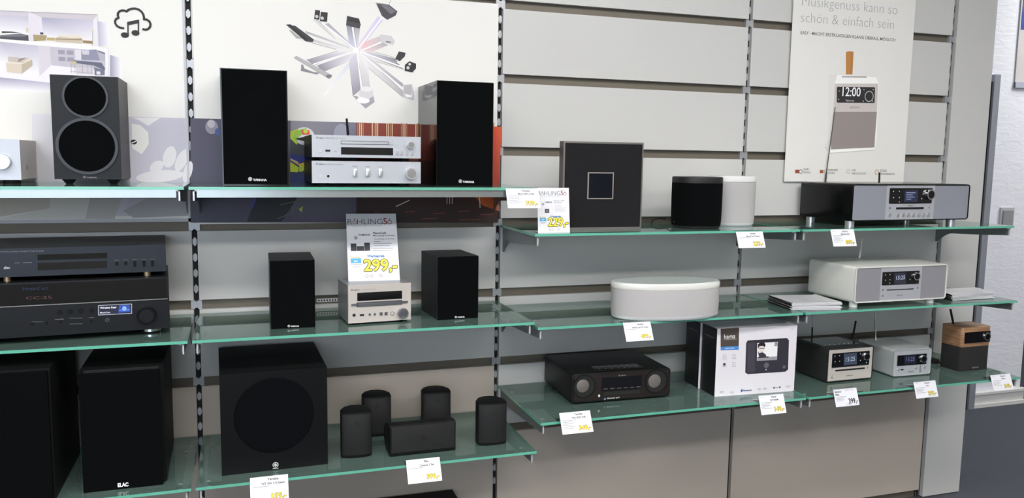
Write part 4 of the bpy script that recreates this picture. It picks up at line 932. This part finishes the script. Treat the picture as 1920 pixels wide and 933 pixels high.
# ---- bottom level, fourth bay
D = radio('dark grey cube-shaped clock radio with a champagne front and disc slot', (1547.5, 716.3), (1633, 708.2), (1551, 653.5), L3, .003, mat('graphite', (40, 42, 42), .4, .1, .05, 60), (1493.5, 660), .008, .004)
lp = D.lip; G = MATS['graphite']
MB().box(D.x0 + lp, D.x1 - lp, -.004, .0, D.z0 + lp, D.z1 - lp, .0006).build('front_panel', ALUW, D.root)
D.plate('display', (1559.2, 662), (1627, 682.5), DISP, .002, r=.003, y=-.004)
k = D.ink(-.0061)
for x, y in ((1563.5, 666.5), (1572, 665.6), (1563.5, 677), (1572, 676), (1611, 662), (1611, 674.5), (1622, 678.5)): k.disc(x, y, .9, (170, 180, 176), 8)
k.build('key_marks', D.root)
k = D.ink(-.006); k.poly([(1579.8, 662), (1604.5, 659.8), (1604.5, 681.6), (1579.8, 684)], (58, 66, 82)); k.up().text('15:25', (1583.5, 676.8), (1600.5, 675), (168, 180, 204), .0, 1.1); k.build('screen', D.root, LCD)
D.knob('control_knob', (1621.3, 667), 5.8, CHROME, .009, -.004, BLACKP)
D.plate('disc_slot', (1564.8, 692.5), (1619.6, 690.4), DARK, .0012, r=.0015, y=-.004)
k = D.ink(-.004); k.text('sonoro', (1585.5, 704.6), (1597.5, 703.6), INKD).disc(1625, 688, 1.5, (150, 146, 142)).disc(1558.5, 707, 1.5, (120, 116, 112)).disc(1559, 702.4, .5, (80, 80, 80)); k.build('lettering', D.root)
gp = [(D.x0 + .012, .035), (D.x1 - .03, .035), (D.x1 - .03, D.dp - .012), (D.x0 + .012, D.dp - .012)]
MB().prism(gp, D.z1 - .0005, D.z1 + .0016, 'z').build('top_glass', mat('tinted_glass', (60, 74, 72), .05, .1, .02, 10, coat=.8), D.root)
for i in range(6): MB().cyl((D.x0 + .03 + i * .022, .048, D.z1 + .0012), 'z', .0035, .0012, 12).build('key', ALUK, D.root)
q = Vector((D.hit(1523, 621, 1, D.dp - .02).x, D.dp - .02, D.z1)); t = D.hit(1524, 590, 1, D.dp - .02)
MB().tube([tuple(q), tuple(q + (t - q) * .5)], .003).tube([tuple(q + (t - q) * .5), tuple(t)], .002, mi=1).build('antenna', [RUBBER, CHROME], D.root)
q = Vector((D.hit(1604, 633, 1, D.dp - .01).x, D.dp + .006, D.z1 - .02)); t = D.hit(1604.8, 601, 1, D.dp + .006)
MB().tube([tuple(q), tuple(t)], .0036).build('stub_antenna', RUBBER, D.root)
E1 = D
D = radio('small silver clock radio right of the champagne-fronted one', (1671, 705.5), (1742, 699.8), (1672.3, 655.3), L3, .003, mat('silver_lacquer', (196, 200, 200), .25, .4, .02, 10, coat=.3), (1608, 660), .010, .004)
MB().box(D.x0 + D.lip, D.x1 - D.lip, -.004, .0, D.z0 + D.lip, D.z1 - D.lip, .0006).build('front_panel', ALU, D.root)
D.plate('display', (1681.4, 665.5), (1734.3, 681), DISP, .002, y=-.004)
k = D.ink(-.006); k.poly([(1693.5, 666), (1715, 663.5), (1715, 680), (1693.5, 682)], (30, 32, 44)); k.up().text('15:25', (1696.5, 676.5), (1712, 675), (104, 108, 160), .0, 1.1); k.build('screen', D.root, LCD)
D.knob('control_knob', (1728, 671.3), 6, CHROME, .009, -.004, BLACKP)
D.plate('usb_port', (1687, 691.3), (1692.5, 692.8), DARK, .001, y=-.004)
for x, y in ((1682.5, 692.6), (1716, 688.7), (1723.5, 690.5), (1723.8, 685.5), (1731.5, 687.3), (1723.5, 694)): D.knob('button', (x, y), 2.1, ALUK, .0015, -.004)
k = D.ink(-.004); k.text('sonoro', (1701, 697), (1711.5, 696.2), INKD); k.build('lettering', D.root)
q = Vector((D.hit(1642.3, 630, 1, D.dp - .03).x, D.dp - .03, D.z1)); t = D.hit(1640.2, 585, 1, D.dp - .03)
MB().tube([tuple(q), tuple(q + (t - q) * .75)], .0028).tube([tuple(q + (t - q) * .75), tuple(t)], .0016).build('antenna', CHROME, D.root)

# wooden radio, turned towards the right
A = at(1799, 696.6, Z=L3); B = at(1852.5, 691.3, Z=L3)
D = Dev('radio', 'cube-shaped radio with a wooden upper half and black cloth lower half', 'radio', (1799, 696.6), (1852.5, 691.3), L3, TL=(1806, 614.5))
dp = min(.16, max(.1, D.depth(1767, 650, -1))); h = D.z1
hs = D.L(1801, 650.5)[1]; zs = D.L(1852, 648.3)[1]; zs = (hs + zs) / 2
MB().prism(rr(D.x0, D.x1, 0, dp, .012, 5), .0, zs, 'z', .001, ang=60).build('cloth_base', mat('base_cloth', (27, 26, 27), .9, 0, .2, 900, bump=.3), D.root)
MB().prism(rr(D.x0 - .0005, D.x1 + .0005, -.0005, dp + .0005, .012, 5), zs, h, 'z', .002, ang=60).build('wooden_top', WOOD, D.root)
D.plate('display', (1809, 623), (1855, 639.6), DISP, .0025, r=.002)
D.knob('control_knob', (1849, 630), 6, CHROME, .006, -.002, BLACKP)
k = D.ink(-.0003); k.text('sonoro', (1822.5, 690), (1834.5, 689), (150, 150, 152)); k.build('lettering', D.root)
q = Vector((D.hit(1785.6, 606, 1, dp - .02).x, dp - .025, h)); t = D.hit(1782, 579.6, 1, dp - .025)
MB().tube([tuple(q), tuple(t)], .0042).build('stub_antenna', RUBBER, D.root)
# plug pack between the radios
a, b = at(1745, 672, Z=L3 + .014), at(1758, 676, Z=L3 + .014)
d = empty('cable_connector', (a.x, a.y, L3), math.atan2(b.y - a.y, b.x - a.x), 'black cable plug lying between the small silver radio and the wooden radio', 'plug')
L_ = (b - a).length
MB().tube([(0, 0, .011), (L_, 0, .011)], .0105, 14).build('grip', RUBBER, d); MB().tube([(L_, 0, .011), (L_ + .03, 0, .008)], .0045, 10).tube([(-.0, 0, .011), (-.06, .02, .004)], .003).build('lead', mat('lead_dark', (40, 20, 20), .5), d)

# ---- middle level, third bay: oval speaker
a, b = at(1145.5, 584, Z=M3 + .02), at(1344.5, 578, Z=M3 + .02)
cx, cyy = (a.x + b.x) / 2, (a.y + b.y) / 2
rx = (b - a).length / 2
d = empty('oval_speaker', (cx, cyy, M3), math.atan2(b.y - a.y, b.x - a.x), 'large white oval speaker with a flat glossy top', 'speaker')
R_ = Matrix.Rotation(-d.rotation_euler.z, 3, 'Z'); dd = R_ @ ray(1145, 528); cc = R_ @ (CAM - Vector((cx, cyy, M3))); t = (-cc.y) / dd.y; H = (cc + t * dd).z
syy = .47
lx = lambda prof: MB().lathe(prof, seg=96, sx=1, sy=syy, ex=2.15)
lx([(rx * .92, 0), (rx * .965, .004), (rx * .985, .012)]).build('base', mat('base_white', (206, 208, 210), .3), d)
lx([(rx * .978, .012), (rx * .99, .03), (rx * .99, H * .84), (rx * .97, H * .845)]).build('body', CLOTHW, d)
lx([(rx * .995, H * .845), (rx, H * .86), (rx, H - .004), (rx * .985, H)]).build('top_cap', WHITEP, d)
lx([(rx * .93, H), (rx * .925, H + .0012), (rx * .5, H + .0012)]).build('top_plate', mat('top_pearl', (214, 222, 218), .1, 0, .01, 10, coat=.6), d)
for i in range(7): MB().cyl((-.06 + i * .012, rx * syy * .62, H + .0012), 'z', .002, .0008, 10).build('touch_key', mat('key_grey', (150, 150, 152), .4), d)

# ---- bottom level, third bay: wide radio
D = Dev('desktop_audio', 'wide brown-black tabletop audio system with two round speakers and a top keypad', 'audio system', (1071.5, 756), (1256, 741.5), L3, h=.001, foot=.006)
D.h = D.L(1066.5, 702)[1] - D.foot; D.z1 = D.foot + D.h
dp = min(.33, D.depth(1021, 690, -1))
BR = mat('brown_black', (17, 16, 16), .45, 0, .1, 150, spec=.3)
MB().prism(rr(D.x0, D.x1, D.z0, D.z1, .010, 5), 0, dp, 'y', .003, ang=60).build('body', BR, D.root)
MB().prism(rr(D.x0 + .006, D.x1 - .006, D.z0 + .006, D.z1 - .006, .008, 5), -.003, .001, 'y', .001).build('front_panel', mat('front_brown', (38, 32, 31), .4, .2, .05, 60, stretch=(1, 1, 20), spec=.3), D.root)
CONE = mat('cone_grey', (112, 106, 102), .5, .3, .12, 60)
for c_, co in (((1095, 723), (1092, 722.6)), ((1230, 713.3), (1226.3, 713.3))):
    p = D.L(*c_); R = abs(D.L(c_[0] + 21, c_[1])[0] - p[0]); n = 48
    C_ = lambda r, x=p[0], z=p[1]: [(x + r * math.cos(i * math.tau / n), z + r * math.sin(i * math.tau / n)) for i in range(n)]
    o = MB().ring(C_(R), C_(R * .9), -.006, -.001).build('speaker_ring', BR, D.root)
    MB().cyl((p[0], -.0042, p[1]), 'y', R * .9, .003, 48).build('surround', DARK, o)
    pc = D.L(*co); MB().cyl((pc[0], -.0055, pc[1]), 'y', R * .5, .003, 40, r2=R * .60, bev=.001).build('cone', CONE, o)
D.plate('display', (1128.3, 707.5), (1201.2, 726.5), DISP, .002, y=-.003)
D.plate('disc_slot', (1131, 734.3), (1200, 735.8), DARK, .001, y=-.003)
k = D.ink(-.0052)
for i, x in enumerate((1134, 1147, 1160, 1172, 1184, 1196)): k.line([(x - 4, 728.2 - i * .8), (x + 4, 727.6 - i * .8)], 1, (96, 94, 96))
k.l = .0; k2 = D.ink(-.003); maker_logo(k2, 1159, 704.3, 1173, 703.3, (150, 146, 146)); k2.text('Bluetooth  aptX', (1138, 747), (1161, 745), (190, 188, 188), .02).disc(1133.5, 747, 2, (100, 110, 140)).disc(1122.5, 741, 1.8, (214, 212, 208), ry=2.4)
k.build('key_marks', D.root); k2.build('lettering', D.root)
MB().prism([(-.09, .02), (.09, .02), (.085, .075), (-.085, .075)], D.z1 - .0005, D.z1 + .0025, 'z', .0006).build('keypad', mat('pad_black', (20, 19, 20), .15, 0, .1, 10), D.root)
for i in range(7):
    for j in range(2): MB().cyl((-.07 + i * .023, .034 + j * .024, D.z1 + .002), 'z', .0018, .0012, 8).build('key', mat('key_grey', (150, 150, 152), .4), D.root)
D.feet([(D.x0 + .03, .03), (D.x1 - .04, .03), (D.x0 + .03, dp - .03), (D.x1 - .03, dp - .03)], .012)

# ---- boxed radios
CARD = mat('box_white_card', (220, 216, 222), .5, 0, .01, 10); CARDB = mat('box_black_card', (15, 16, 19), .4, 0, .05, 10)
def carton(D, d, front=True):
    mb = MB().box(D.x0, D.x1, 0, d, 0, D.z1, .0008, 1)
    for f in mb.bm.faces:
        if f.normal.x < -.5: f.material_index = 1
    mb.build('carton', [CARD, CARDB], D.root, smooth=False)
D = Dev('product_box', 'white retail box printed with a black internet radio, front one of two', 'box', (1339.5, 743.3), (1488.3, 732.5), L3, TL=(1341, 616.5))
dp = D.depth(1315, 668, -1); carton(D, dp); HB = D
k = D.ink(0)
def hz(x, y): return (920 + x / 2.802, 600 + y / 2.802)
k.poly([hz(1208, 45), hz(1305, 38), hz(1303, 135), hz(1208, 140)], (74, 64, 58)).poly([hz(1208, 140), hz(1303, 135), hz(1303, 155), hz(1208, 158)], (64, 130, 196)); k.up()
k.text('hama', hz(1226, 98), hz(1284, 94), (240, 240, 240), .0, 1.1).line([hz(1226, 103), hz(1292, 99)], .5, (190, 190, 190)).text('DIGITAL RADIO', hz(1232, 151), hz(1280, 148), (236, 240, 246), .02)
pl = [hz(1352, 108), hz(1555, 95), hz(1567, 104), hz(1562, 258), hz(1548, 270), hz(1350, 283), hz(1337, 274), hz(1342, 118)]
k.poly(pl, (46, 44, 54)).poly([hz(1350, 118), hz(1390, 115), hz(1388, 272), hz(1346, 274)], (62, 60, 72)).poly([hz(1352, 106), hz(1555, 93), hz(1563, 98), hz(1345, 112)], (22, 20, 26)); k.up()
k.poly([hz(1400, 120), hz(1508, 113), hz(1503, 207), hz(1398, 213)], (232, 230, 232)).disc(*hz(1448, 236), 4.6, (96, 96, 108)).disc(*hz(1541, 245), 2.6, (96, 96, 108)).disc(*hz(1446, 259), 1.2, (190, 190, 196), 8); k.up()
# dark-haired person with glasses on the little screen
k.disc(*hz(1422, 150), 5.6, (226, 216, 212), ry=8).poly([hz(1402, 160), hz(1410, 195), hz(1448, 195), hz(1444, 178), hz(1428, 168), hz(1410, 172)], (58, 50, 62)).poly([hz(1400, 195), hz(1505, 189), hz(1503, 208), hz(1398, 213)], (150, 148, 154)); k.up()
k.poly([hz(1404, 150), hz(1403, 126), hz(1416, 116), hz(1438, 118), hz(1444, 130), hz(1438, 142), hz(1430, 134), hz(1412, 136)], (26, 22, 26)).line([hz(1410, 148), hz(1438, 147)], 1.2, (30, 26, 30)).line([hz(1402, 196), hz(1460, 192)], 2, (52, 48, 52)).line([hz(1416, 166), hz(1428, 166)], .6, (150, 100, 96))
k.text('I', hz(1496, 132), hz(1500, 132), (30, 30, 34), .02).arc(*hz(1498, 126), 2.6, .8, 0, 360, (30, 30, 34))
for x, y in ((1228, 190), (1278, 188), (1277, 228)): k.line([hz(x - 7, y - 8), hz(x + 7, y - 8), hz(x + 7, y + 6), hz(x - 7, y + 6), hz(x - 7, y - 8)], .5, (150, 148, 152)).line([hz(x - 12, y + 14), hz(x + 12, y + 12)], .6, (150, 148, 152))
k.disc(*hz(1227, 231), 2.4, (60, 54, 56)).line([hz(1216, 242), hz(1240, 241)], .6, (150, 148, 152))
k.text('Bluetooth', hz(1326, 373), hz(1370, 370), (70, 76, 110), .02).disc(*hz(1318, 369), 1.8, (40, 90, 190), ry=2.6)
for x, y, w in ((1213, 375, 9), (1267, 377, 9), (1410, 360, 8), (1440, 358, 10), (1562, 346, 12)): k.line([hz(x - w, y), hz(x + w, y - 1)], 1.4, (176, 174, 180)).line([hz(x - w, y + 6), hz(x + w, y + 5)], .6, (176, 174, 180))
k.disc(*hz(1487, 354), 1.5, (50, 48, 52)).disc(*hz(1518, 351), 1.5, (50, 48, 52)).line([hz(1493, 354), hz(1510, 352)], .8, (80, 80, 84)).line([hz(1576, 46), hz(1584, 45), hz(1584, 38)], .8, (170, 168, 172))
k.build('print', D.root)
k = Ink(lambda a, b: (D.hit(a, b, 0, D.x0).y, D.hit(a, b, 0, D.x0).z), lambda u, v, l: (D.x0 - l, u, v))
yy = D.hit(1320, 622, 0, D.x0)
k.raw([(dp * .18, yy.z - .006), (dp * .82, yy.z - .006), (dp * .82, yy.z - .0045), (dp * .18, yy.z - .0045)], (150, 150, 152)); k.raw([(dp * .3, yy.z - .0115), (dp * .7, yy.z - .0115), (dp * .7, yy.z - .0105), (dp * .3, yy.z - .0105)], (110, 110, 112))
k.build('side_print', D.root)
D2 = Dev('product_box', 'second white and black retail box, standing behind the front one', 'box', (1315, 730.8), (1456, 722), L3, h=HB.h)
D2.root.location = HB.root.matrix_basis @ Vector((-.006, dp + .004, 0)); D2.root.rotation_euler.z = HB.a; D2.w, D2.x0, D2.x1, D2.z1 = HB.w, HB.x0, HB.x1, HB.z1
carton(D2, dp)
k = Ink(lambda a, b: (0, 0), lambda u, v, l: (D2.x0 - l, u, v))
k.raw([(dp * .18, yy.z - .006), (dp * .82, yy.z - .006), (dp * .82, yy.z - .0045), (dp * .18, yy.z - .0045)], (150, 150, 152)); k.build('side_print', D2.root)

# ---- brochures
def brochures(FL, FR, BL, top, z, n, where, seed):
    a, b, c = at(*FL, Z=z), at(*FR, Z=z), at(*BL, Z=z)
    u = (b - a); w = u.length; ang = math.atan2(u.y, u.x); v = Vector((-u.y, u.x, 0)).normalized(); dd_ = (c - a).dot(v); sk = (c - a).dot(u.normalized())
    H = at(*top, Y=b.y).z - z; t = H / n; rnd = random.Random(seed)
    cv = mat('brochure_cover', (206, 206, 210), .22, 0, .3, 8); pg = mat('brochure_pages', (224, 222, 226), .7, 0, .1, 900, stretch=(1, 1, 4))
    grp = 'brochures ' + where
    def mk(label, g):
        r = empty('brochure', (0, 0, 0), 0, label, 'brochure', g)
        P = [(-w / 2, 0), (w / 2, 0), (w / 2 + sk * .8, dd_), (-w / 2 + sk * .8, dd_)]
        MB().prism(P, t * .12, t * .86, 'z').build('pages', pg, r)
        S = [(x * 1.002, y - .0006) for x, y in P]
        MB().prism(S, t * .86, t * .99, 'z').build('cover', cv, r)
        MB().prism([(-w / 2 - .0025, -.0004), (-w / 2 + .0006, 0), (-w / 2 + .0006 + sk * .8, dd_), (-w / 2 - .0025 + sk * .8, dd_)], 0, t * .8, 'z').build('spine', mat('spine_dark', (12, 12, 14), .6), r)
        return r
    proto = mk('thin stapled brochure inside the stack ' + where, grp)
    base = (a + b) / 2
    for i in range(n):
        if i == 0: r = proto
        elif i == n - 1:
            r = mk('topmost brochure of the stack ' + where, grp)
        else:
            r = proto.copy(); COL.objects.link(r)
            for ch in proto.children: q = ch.copy(); COL.objects.link(q); q.parent = r
        f = i / n
        off = u.normalized() * (rnd.uniform(-.004, .004) - .012 * (1 - abs(2 * f - 1)) * 0 + rnd.uniform(-.003, .003)) + v * rnd.uniform(0, .006)
        r.location = base + off + Vector((0, 0, i * t)); r.rotation_euler = (0, 0, ang + rnd.uniform(-.03, .03))
brochures((1484, 581.6), (1578, 580.4), (1442, 566.5), (1578, 566.5), M3, 13, 'left of the white radio', 3)
brochures((1785, 563.8), (1863.5, 559.6), (1760, 553), (1864.5, 548), M3, 12, 'right of the white radio', 5)

# ---- socket strip seen in the slat joint
a = at(594, 567, Y=.012); b = at(640, 559, Y=.012)
d = empty('socket_strip', ((a.x + b.x) / 2, .012, (a.z + b.z) / 2 - .004), 0, 'white perforated strip showing in the wall joint behind the small silver stereo', 'socket strip')
l_ = abs(b.x - a.x) / 2
MB().box(-l_, l_, -.002, .006, -.0, .011, .0008).build('strip', WHITEPL, d)
mb = MB()
for i in range(9): mb.box(-l_ + .004 + i * .009, -l_ + .009 + i * .009, -.0026, -.0018, .003, .008)
mb.build('holes', DARK, d)

# ================================================================== PRICE CARDS
class Card:
    def __init__(s, name, label, cat, TL, TR, BL, thick=.0006, material=PAPER):
        """three corner points of a flat card in space"""
        u = (TR - TL); s.w = u.length; u.normalize(); v = TL - BL; v -= u * v.dot(u); s.h = v.length; v.normalize(); n = u.cross(v)
        M = Matrix((u, -n, v)).transposed().to_4x4(); M.translation = TL - v * s.h
        s.root = empty(name, (0, 0, 0), 0, label, cat); s.root.matrix_world = M; s.root.rotation_mode = 'XYZ'
        MB().box(0, s.w, 0, thick, 0, s.h).build('card', material, s.root, smooth=False)
    def ink(s): return Ink(lambda x, y: (x * s.w, y * s.h), lambda u, v, l: (u, -l, v), lift=.0002, step=.00008)
def perp(TL, TR, px, py):
    n = (TR - TL).normalized(); d = ray(px, py); return CAM + d * ((TL - CAM).dot(n) / d.dot(n))
def price(k, t, x0, x1, y, yellow=True):
    if yellow: k.text(t, (x0, y), (x1, y), (240, 214, 40), .015, 1.0, outline=(96, 86, 40), ow=.05)
    else: k.text(t, (x0, y), (x1, y), (36, 36, 40), .03, 1.2)
def shelf_tag(label, TL, TR, BL, D_, z, brand, model, pr, lines=0, yellow=True, left=False):
    a = at(*TL, Y=-D_ - .003); b = at(*TR, Y=-D_ - .003); b.z = a.z; b = Vector((b.x, a.y, a.z))
    c = perp(a, b, *BL)
    if abs(a.x - CAM.x) < .1: c = a + Vector((0, -.028, -.066))
    if c.y > a.y - .004: c.y = a.y - .004
    C_ = Card('price_tag', label, 'price tag', a, b, c)
    # clear plastic clip gripping the pane
    R_ = C_.root.matrix_world.inverted()
    p0 = R_ @ Vector((a.x, a.y, z + .001)); 
    w = C_.w; h = C_.h
    M = C_.root.matrix_world.inverted()
    vs = [M @ Vector(q) for q in ((a.x, a.y, a.z), (b.x, a.y, a.z), (b.x, a.y + .0005, z + .0012), (a.x, a.y + .0005, z + .0012), (b.x, a.y + .035, z + .0012), (a.x, a.y + .035, z + .0012))]
    me = bpy.data.meshes.new('clip_tongue'); me.from_pydata([tuple(v) for v in vs], [], [(0, 1, 2, 3), (3, 2, 4, 5)]); me.materials.append(ACRYL)
    o = bpy.data.objects.new('clip_tongue', me); COL.objects.link(o); o.parent = C_.root
    md = o.modifiers.new('thickness', 'SOLIDIFY'); md.thickness = .0006
    k = C_.ink(); dk = (70, 70, 80)
    k.text('ROHLING 50', (.06, .87), (.22, .87), (170, 120, 130))
    as_ = C_.h / C_.w
    if left: k.label(brand, .05, .80, .11, (30, 30, 34), .03, as_, True).label(model, .06, .64, .11, (30, 30, 34), .03, as_, True).text('NETTO - INFO', (.5, .86), (.85, .86), (120, 120, 124))
    else: k.label(brand, .60, .84, .095, dk, .03, as_).label(model, .60, .68, .085, dk, .03, as_)
    for i in range(lines): k.line([(.06, .56 - i * .075 if left else .62 - i * .075), (.06 + (.44, .32, .36, .28, .40, .30)[i], .56 - i * .075 if left else .62 - i * .075)], .012, (130, 130, 140))
    price(k, pr, .56, .96 if left else .93, .14 if lines else .12, yellow)
    if left: k.text('1 STÜCK', (.45, .05), (.68, .05), (90, 90, 94))
    k.build('print', C_.root)
shelf_tag('price tag reading 709 on the right end of the second bay top shelf', (948, 353), (1009, 351.5), (952.5, 390), DT, T1, 'Yamaha', 'MCR N870 D/SB', '709,-', 6)
shelf_tag('price tag under the white cylinder-like speaker', (1380, 434.5), (1430, 433.5), (1385.5, 465), DT, T3, 'Yamaha', 'MusicCast 20 weiss', '229,-', 1)
shelf_tag('price tag reading 899 under the long black radio', (1557, 430), (1600.5, 429.5), (1563, 462), DT, T3, 'Sonoro', 'Meisterstück', '899,-', 6)
shelf_tag('price tag reading 499 under the white oval speaker', (1168, 605), (1219, 603), (1174.5, 640.3), DM, M3, 'Yamaha', 'MusicCast 50 weiss', '499,-', 1)
shelf_tag('price tag under the wide brown-black audio system', (1048.5, 774), (1106, 769.5), (1055, 814.5), DL, L3, 'Yamaha', 'TSX B235 D/B', '349,-', 6)
shelf_tag('price tag under the white retail boxes', (1422, 741.5), (1468.5, 737), (1428, 778), DL, L3, 'Hama', 'DIT1000M', '149,-', 5)
shelf_tag('price tag with large black 399 under the champagne-fronted clock radio', (1562, 730), (1605.5, 726.5), (1568, 763), DL, L3, 'Sonoro', 'Elite', '399,-', 4, False, True)
shelf_tag('price tag under the small silver clock radio', (1712.5, 716), (1753.5, 712.5), (1718.5, 747), DL, L3, 'Sonoro', 'Easy', '299,-', 5)
shelf_tag('price tag under the wooden radio at the far right', (1856.5, 703), (1893.5, 700), (1864, 732.5), DL, L3, 'Sonoro', 'Stream', '249,-', 5)
shelf_tag('price tag under the square subwoofer', (468.5, 895.5), (540, 891.5), (470, 940), DL, L2, 'Yamaha', 'YST SW 315 black', '159,-', 1)
shelf_tag('price tag under the long centre speaker', (761, 862.5), (824, 856.5), (765.5, 907.5), DL, L2, 'Elac', 'Cinema 5 Set', '399,-', 1)

def standing_sign(label, BL, BR, TL, z, brand_lines, pr, off=None):
    a, b = at(*BL, Z=z), at(*BR, Z=z)
    if off is not None: b.y = a.y + off * (b.x - a.x)
    t = perp(a, b, *TL); u = b - a
    C_ = Card('standing_sign', label, 'price sign', t, t + u, a)
    w, h = C_.w, C_.h
    R_ = C_.root.matrix_world.inverted()
    n = Vector((-u.y, u.x, 0)).normalized()
    P = [R_ @ q for q in (a - n * .0, a + u, a + u + n * .045, a + n * .045)]
    me = bpy.data.meshes.new('clear_foot'); me.from_pydata([tuple(p + (R_.to_3x3() @ Vector((0, 0, .001)))) for p in P], [], [(0, 1, 2, 3)]); me.materials.append(ACRYL)
    o = bpy.data.objects.new('clear_foot', me); COL.objects.link(o); o.parent = C_.root; md = o.modifiers.new('thickness', 'SOLIDIFY'); md.thickness = .001
    k = C_.ink()
    gy, rd = (64, 62, 66), (150, 34, 44)
    k.text('R', (.028, .835), (.118, .835), gy, -.012).arc(.165, .868, .036, .010, 0, 360, rd).text('HLING', (.215, .835), (.72, .835), gy, -.012).text('5', (.735, .835), (.812, .835), rd, .0).arc(.865, .868, .042, .012, 0, 360, rd)
    k.line([(.157, .90), (.157, .93)], .008, rd).line([(.172, .90), (.172, .93)], .008, rd).line([(.865, .895), (.865, .93)], .01, rd).text('IHR ELEKTROFACHMARKT', (.12, .80), (.72, .80), (176, 176, 178), -.01)
    maker_logo(k, .14, .665, .46, .665, gy, .03)
    brand_lines(k)
    k.poly([(.06, .26), (.26, .26), (.26, .33), (.06, .33)], (84, 170, 214)).text('Energie', (.06, .335), (.24, .335), (206, 190, 110), .02); k.up().text('A+', (.12, .275), (.2, .275), (236, 240, 246), .02).line([(.04, .24), (.28, .24)], .005, (90, 90, 94)).text('(2019)', (.1, .2), (.22, .2), (130, 130, 134))
    k.text('Werbepreis', (.38, .345), (.72, .345), (40, 120, 180), .03)
    k.up(); k.text(pr, (.31, .145), (.96, .145), (244, 220, 60), .02, 1.05, outline=(84, 80, 60), ow=.045)
    for x, c in ((.36, gy), (.45, (150, 80, 80)), (.54, (220, 210, 150)), (.63, gy)): k.arc(x, .07, .028, .006, 0, 360, c)
    k.build('print', C_.root)
def bl299(k):
    k.text('PianoCraft', (.52, .69), (.78, .69), (40, 40, 44), .03).text('Microanlage mit Boxen', (.52, .655), (.95, .655), (56, 56, 60), .01).text('Streamfähig, 2x 65 Watt', (.54, .605), (.94, .605), (56, 56, 60))
    for i, w in enumerate((.14, .36, .32)): k.line([(.52, .575 - i * .03), (.52 + w, .575 - i * .03)], .008, (90, 90, 96))
    for i, w in enumerate((.40, .38)): k.line([(.50, .47 - i * .028), (.50 + w, .47 - i * .028)], .006, (120, 120, 126))
    k.rect(.07, .44, .18, .55, (46, 48, 56)).rect(.185, .44, .33, .51, (40, 42, 48)).rect(.335, .44, .445, .56, (46, 48, 56)).line([(.47, .45), (.47, .56)], .004, (160, 160, 164))
standing_sign('white standing sign reading 299 leaning on the small silver stereo', (653.3, 527.3), (749.9, 525), (648.6, 400.4), M2 + MIC.z1, bl299, '299,-')
def bl229(k):
    k.text('Bluetooth und WiFi', (.52, .70), (.84, .70), (56, 56, 60), .01).text('ISX Lautsprecher', (.52, .66), (.78, .66), (56, 56, 60), .01)
    for i, w in enumerate((.2, .22, .36, .32, .34, .3)): k.line([(.54, .61 - i * .03), (.54 + w, .61 - i * .03)], .005, (130, 130, 136))
    k.rect(.08, .40, .5, .60, (226, 222, 224)); k.up(); k.rect(.22, .44, .36, .53, (66, 68, 76)); k.up(); k.rect(.26, .465, .32, .505, (110, 110, 116))
standing_sign('white standing sign reading 229 in front of the square black speaker', (1009, 436.3), (1068.5, 435), (1007, 352), T3, bl229, '229,-')
